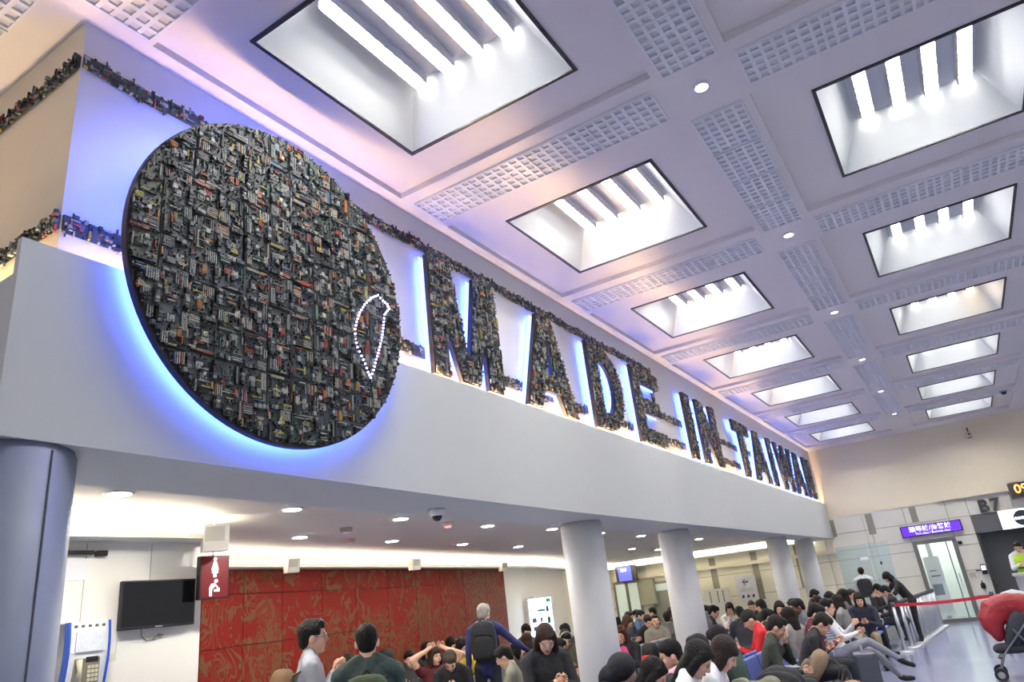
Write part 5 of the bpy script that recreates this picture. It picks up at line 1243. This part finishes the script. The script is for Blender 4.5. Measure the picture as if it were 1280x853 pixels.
 (-4.31, 12.9, 1.28, 170, 'passenger in a grey hooded jacket beside the second column', (120, 120, 122), D, ('hood', (120, 120, 122)), ('lap', 'lap'), 0, -20, 8),
]
for (x, y, zt, hd, lab, tp, bt, hr, am, hyw, hpt, ln) in SEATED:
    p, HM, TM = person(x, y, zt, hd, lab, tp, bt, hr, 'sit', ln, hyw, hpt, am, skin=2 if lab.startswith('dark-skinned') else (0 if len(lab) % 2 else 1),
                       sleeve='T-shirt' not in lab, legs=('stretched', 'crossed') if 'crossed legs' in lab else None, shoe=(30, 30, 34))
    if 'mask' in lab: face_mask(p, HM)
    if 'glasses' in lab: glasses(p, HM)
    if 'neck pillow' in lab:
        m = MB(); pts = [(.02+.12*math.cos(a), .125*math.sin(a), -.135-.02*math.cos(a)) for a in [math.radians(60+k*24) for k in range(11)]]
        rtube(m, pts, [.055]*11, 12); o = m.build('neck_pillow', mat('pink_pillow', (214, 168, 178), .8), None, True); o.matrix_world = p.matrix_basis @ HM; tag(o, 'pink neck pillow around the neck of the black-haired man', 'neck pillow')
    if 'hair band' in lab:
        m = MB(); m.tube([(.03, .092*math.cos(a), .03+.105*math.sin(a)) for a in [math.pi*k/14 for k in range(15)]], .013, 8, ry=.005); o = m.build('hair_band', mat('band_white', (226, 226, 228), .6), p, True); o.matrix_local = HM
    if 'black strap' in lab:
        m = MB(); m.tube([(-.10, .11, .44), (.02, .10, .50), (.10, .02, .40), (.145, -.06, .25), (.14, -.12, .08)], .018, 8, ry=.006, side=(0, 1, 0)); o = m.build('shoulder_strap', BLACK, p, True); o.matrix_local = TM
    if 'striped sweater' in lab:
        for q in range(4):
            m = MB(); m.tube([(0, .0, .20+q*.035), (0, .0, .208+q*.035)], [.176, .177], 20, ry=[.121, .122], side=(0, 1, 0), cap=False); o = m.build('sweater_stripe', mat('stripe_dark', (60, 64, 78), .8), p, True); o.matrix_local = TM
    if 'black cardigan' in lab:
        m = MB(); m.ell((.035, 0, .22), (.118, .105, .25), 16, 12, e=.85); o = m.build('pink_shirt_front', cloth((228, 84, 140)), p, True); o.matrix_local = TM
    if 'dotted' in lab:
        m = MB(); R = random.Random(2)
        for q in range(40): m.ell((.115+.004*R.random(), R.uniform(-.10, .10), R.uniform(.05, .38)), (.006, .008, .008), 6, 4)
        o = m.build('dress_dots', mat('dot_white', (226, 224, 222), .7), p); o.matrix_local = TM; tag(o, kind='stuff')
    if 'maroon T-shirt' in lab:
        m = MB()
        for dy in (-.035, 0, .035): m.ell((.118, dy, .30-abs(dy)*.3), (.006, .018, .014), 8, 5)
        o = m.build('shirt_print', mat('dot_white', (226, 224, 222), .7), p, True); o.matrix_local = TM; tag(o, kind='stuff')
# ---- bags, luggage, stroller
backpack((-2.15, 9.75, .48), .3, (136, 116, 92), 'tan rucksack lying on a front-row seat beside the black jacket', .95, tilt=.7)
backpack((-1.62, 9.6, 0.02), 2.6, (150, 122, 98), 'beige rucksack on the floor by the black-jacketed man', 1.05, strap=False)
backpack((-5.0, 12.0, .48), 1.2, (34, 34, 38), 'black rucksack with a red front pocket on a grey seat', .95, strap=False, c2=(206, 44, 34))
backpack((-1.7, 8.7, 0.02), 2.0, (36, 36, 42), 'black bag with a red tag on the floor under the front row', .8, strap=False)
t = thing('suitcase', (-1.62, 11.1, 0), 'dark grey ribbed suitcase standing in the aisle', 'suitcase', rz=.2)
m = MB(); m.box((-.13, -.20, .06), (.13, .20, .66)); b_ = m.build('shell', mat('suitcase_grey', (70, 74, 86), .35), t, bevel=.03)
for k in range(5): m = MB(); m.box((-.136, -.16+k*.08-.012, .10), (.136, -.16+k*.08+.012, .62)); m.build('rib', mat('suitcase_rib', (84, 88, 100), .35), t)
for sx in (-1, 1):
    for sy in (-1, 1): m = MB(); m.lathe([(.03, -.012), (.03, .012)], c=(sx*.10, sy*.16, .03), n=14, axis='y'); m.build('wheel', BLACK, t)
m = MB(); m.tube([(-.02, -.09, .66), (-.02, -.09, .74), (-.02, .09, .74), (-.02, .09, .66)], .012, 8); m.build('handle', CHROME, t)
t = thing('folded_coat', (-2.12, 7.45, .56), 'crumpled olive grey coat thrown over a front-row seat', 'coat')
m = MB(); R = random.Random(5)
m.ell((0, 0, .12), (.20, .26, .14), 22, 14, e=.8); m.ell((.12, .10, .20), (.12, .14, .09), 16, 10); m.ell((-.08, -.1, .22), (.10, .13, .10), 16, 10); m.ell((.1, -.16, .12), (.13, .10, .08), 14, 10)
V, F = remesh(m, .014); nv = np.array(V); nv = nv*(1+.05*np.sin(nv[:, [1]]*38+nv[:, [2]]*27)); m2 = MB(); m2.v = [tuple(map(float, q)) for q in nv]; m2.f = F; m2.m = [0]*len(F); m2.build('body', cloth((112, 112, 96)), t, True)
t = thing('black_coat', (-2.12, 8.45, .46), 'large black coat heaped on the seat next to the green parka', 'coat')
m = MB(); m.ell((0, 0, .16), (.24, .32, .20), 22, 14, e=.85); m.ell((.14, .12, .08), (.2, .24, .12), 16, 10); m.ell((-.06, .16, .26), (.14, .16, .10), 16, 10); m.ell((.05, -.18, .22), (.16, .12, .10), 16, 10)
V, F = remesh(m, .016); nv = np.array(V); nv = nv*(1+.05*np.sin(nv[:, [1]]*30+nv[:, [2]]*22)); m2 = MB(); m2.v = [tuple(map(float, q)) for q in nv]; m2.f = F; m2.m = [0]*len(F); m2.build('body', cloth((30, 30, 34)), t, True)
# stroller
t = thing('stroller', (0.16, 13.05, 0), 'black folding stroller parked beside the aisle', 'stroller', rz=math.radians(0))
def wheel(x, y, r):
    m = MB(); m.lathe([(r*.72, -.015), (r, -.018), (r, .018), (r*.72, .015)], c=(x, y, r), n=24, axis='y'); w = m.build('wheel', mat('tyre_black', (26, 26, 30), .6), t)
    m = MB(); m.lathe([(r*.25, -.02), (r*.7, -.012), (r*.7, .012), (r*.25, .02)], c=(x, y, r), n=20, axis='y'); m.build('hub', mat('hub_grey', (150, 152, 158), .4), w)
for (x, y) in ((-.33, -.22), (-.33, -.16), (-.33, .24), (.34, -.22), (.34, .24)): wheel(x, y, .085)
FR = mat('stroller_frame', (120, 124, 130), .35, metal=.8)
for s in (-.19, .22):
    m = MB(); m.tube([(-.33, s, .10), (-.22, s, .34), (.05, s, .62), (.42, s, 1.02)], .013, 8); m.build('side_tube', FR, t); m = MB(); m.tube([(.34, s, .10), (.12, s, .42), (-.02, s, .66)], .013, 8); m.build('rear_tube', FR, t)
m = MB(); m.tube([(.42, -.19, 1.02), (.46, 0, 1.04), (.42, .22, 1.02)], .016, 8); m.build('push_handle', BLACK, t)
m = MB(); m.ell((.02, .015, .62), (.13, .20, .30), 18, 12, e=.7, fr=(Vector((.9, 0, -.43)), Vector((0, 1, 0)), Vector((.43, 0, .9)))); m.build('seat_back', mat('stroller_fabric', (34, 40, 50), .8), t, True)
m = MB(); m.ell((-.12, .015, .40), (.22, .20, .07), 18, 10, e=.7); m.build('seat', mat('stroller_fabric', (34, 40, 50), .8), t, True)
m = MB(); m.ell((.16, .015, .20), (.16, .18, .09), 16, 10, e=.6); m.build('basket', BLACK, t, True)
m = MB(); m.tube([(-.27, -.19, .30), (-.30, .015, .28), (-.27, .22, .30)], .013, 8); m.build('foot_rest', BLACK, t)
# red padded jacket over the stroller
t = thing('red_jacket', (0.16, 13.05, .55), 'puffy red jacket with pale lining hung over the stroller', 'jacket')
m = MB()
pts = [(-.20, -.02, .0), (-.235, -.03, .12), (-.235, -.02, .24), (-.17, 0, .34), (-.04, .02, .39), (.12, .02, .385), (.26, .02, .33)]
rtube(m, pts, [.06, .095, .115, .11, .10, .10, .10], 14, ry=[.08, .13, .18, .20, .2, .2, .2], side=(0, 1, 0))
V, F = remesh(m, .016); nv = np.array(V); nv[:, 2] += .006*np.sin(nv[:, 0]*34+nv[:, 1]*20); nv[:, 0] += .006*np.sin(nv[:, 2]*36+nv[:, 1]*16); m2 = MB(); m2.v = [tuple(map(float, q)) for q in nv]; m2.f = F; m2.m = [0]*len(F); m2.build('shell', mat('red_nylon', (140, 22, 34), .42, var=.12, scale=6, bump=.4, bscale=14), t, True)
m = MB(); rtube(m, [(-.02, .02, .475), (.10, .02, .475), (.26, .02, .42)], [.02, .03, .03], 10, ry=[.12, .16, .16], side=(0, 1, 0)); m.build('lining', cloth((200, 200, 206)), t, True)
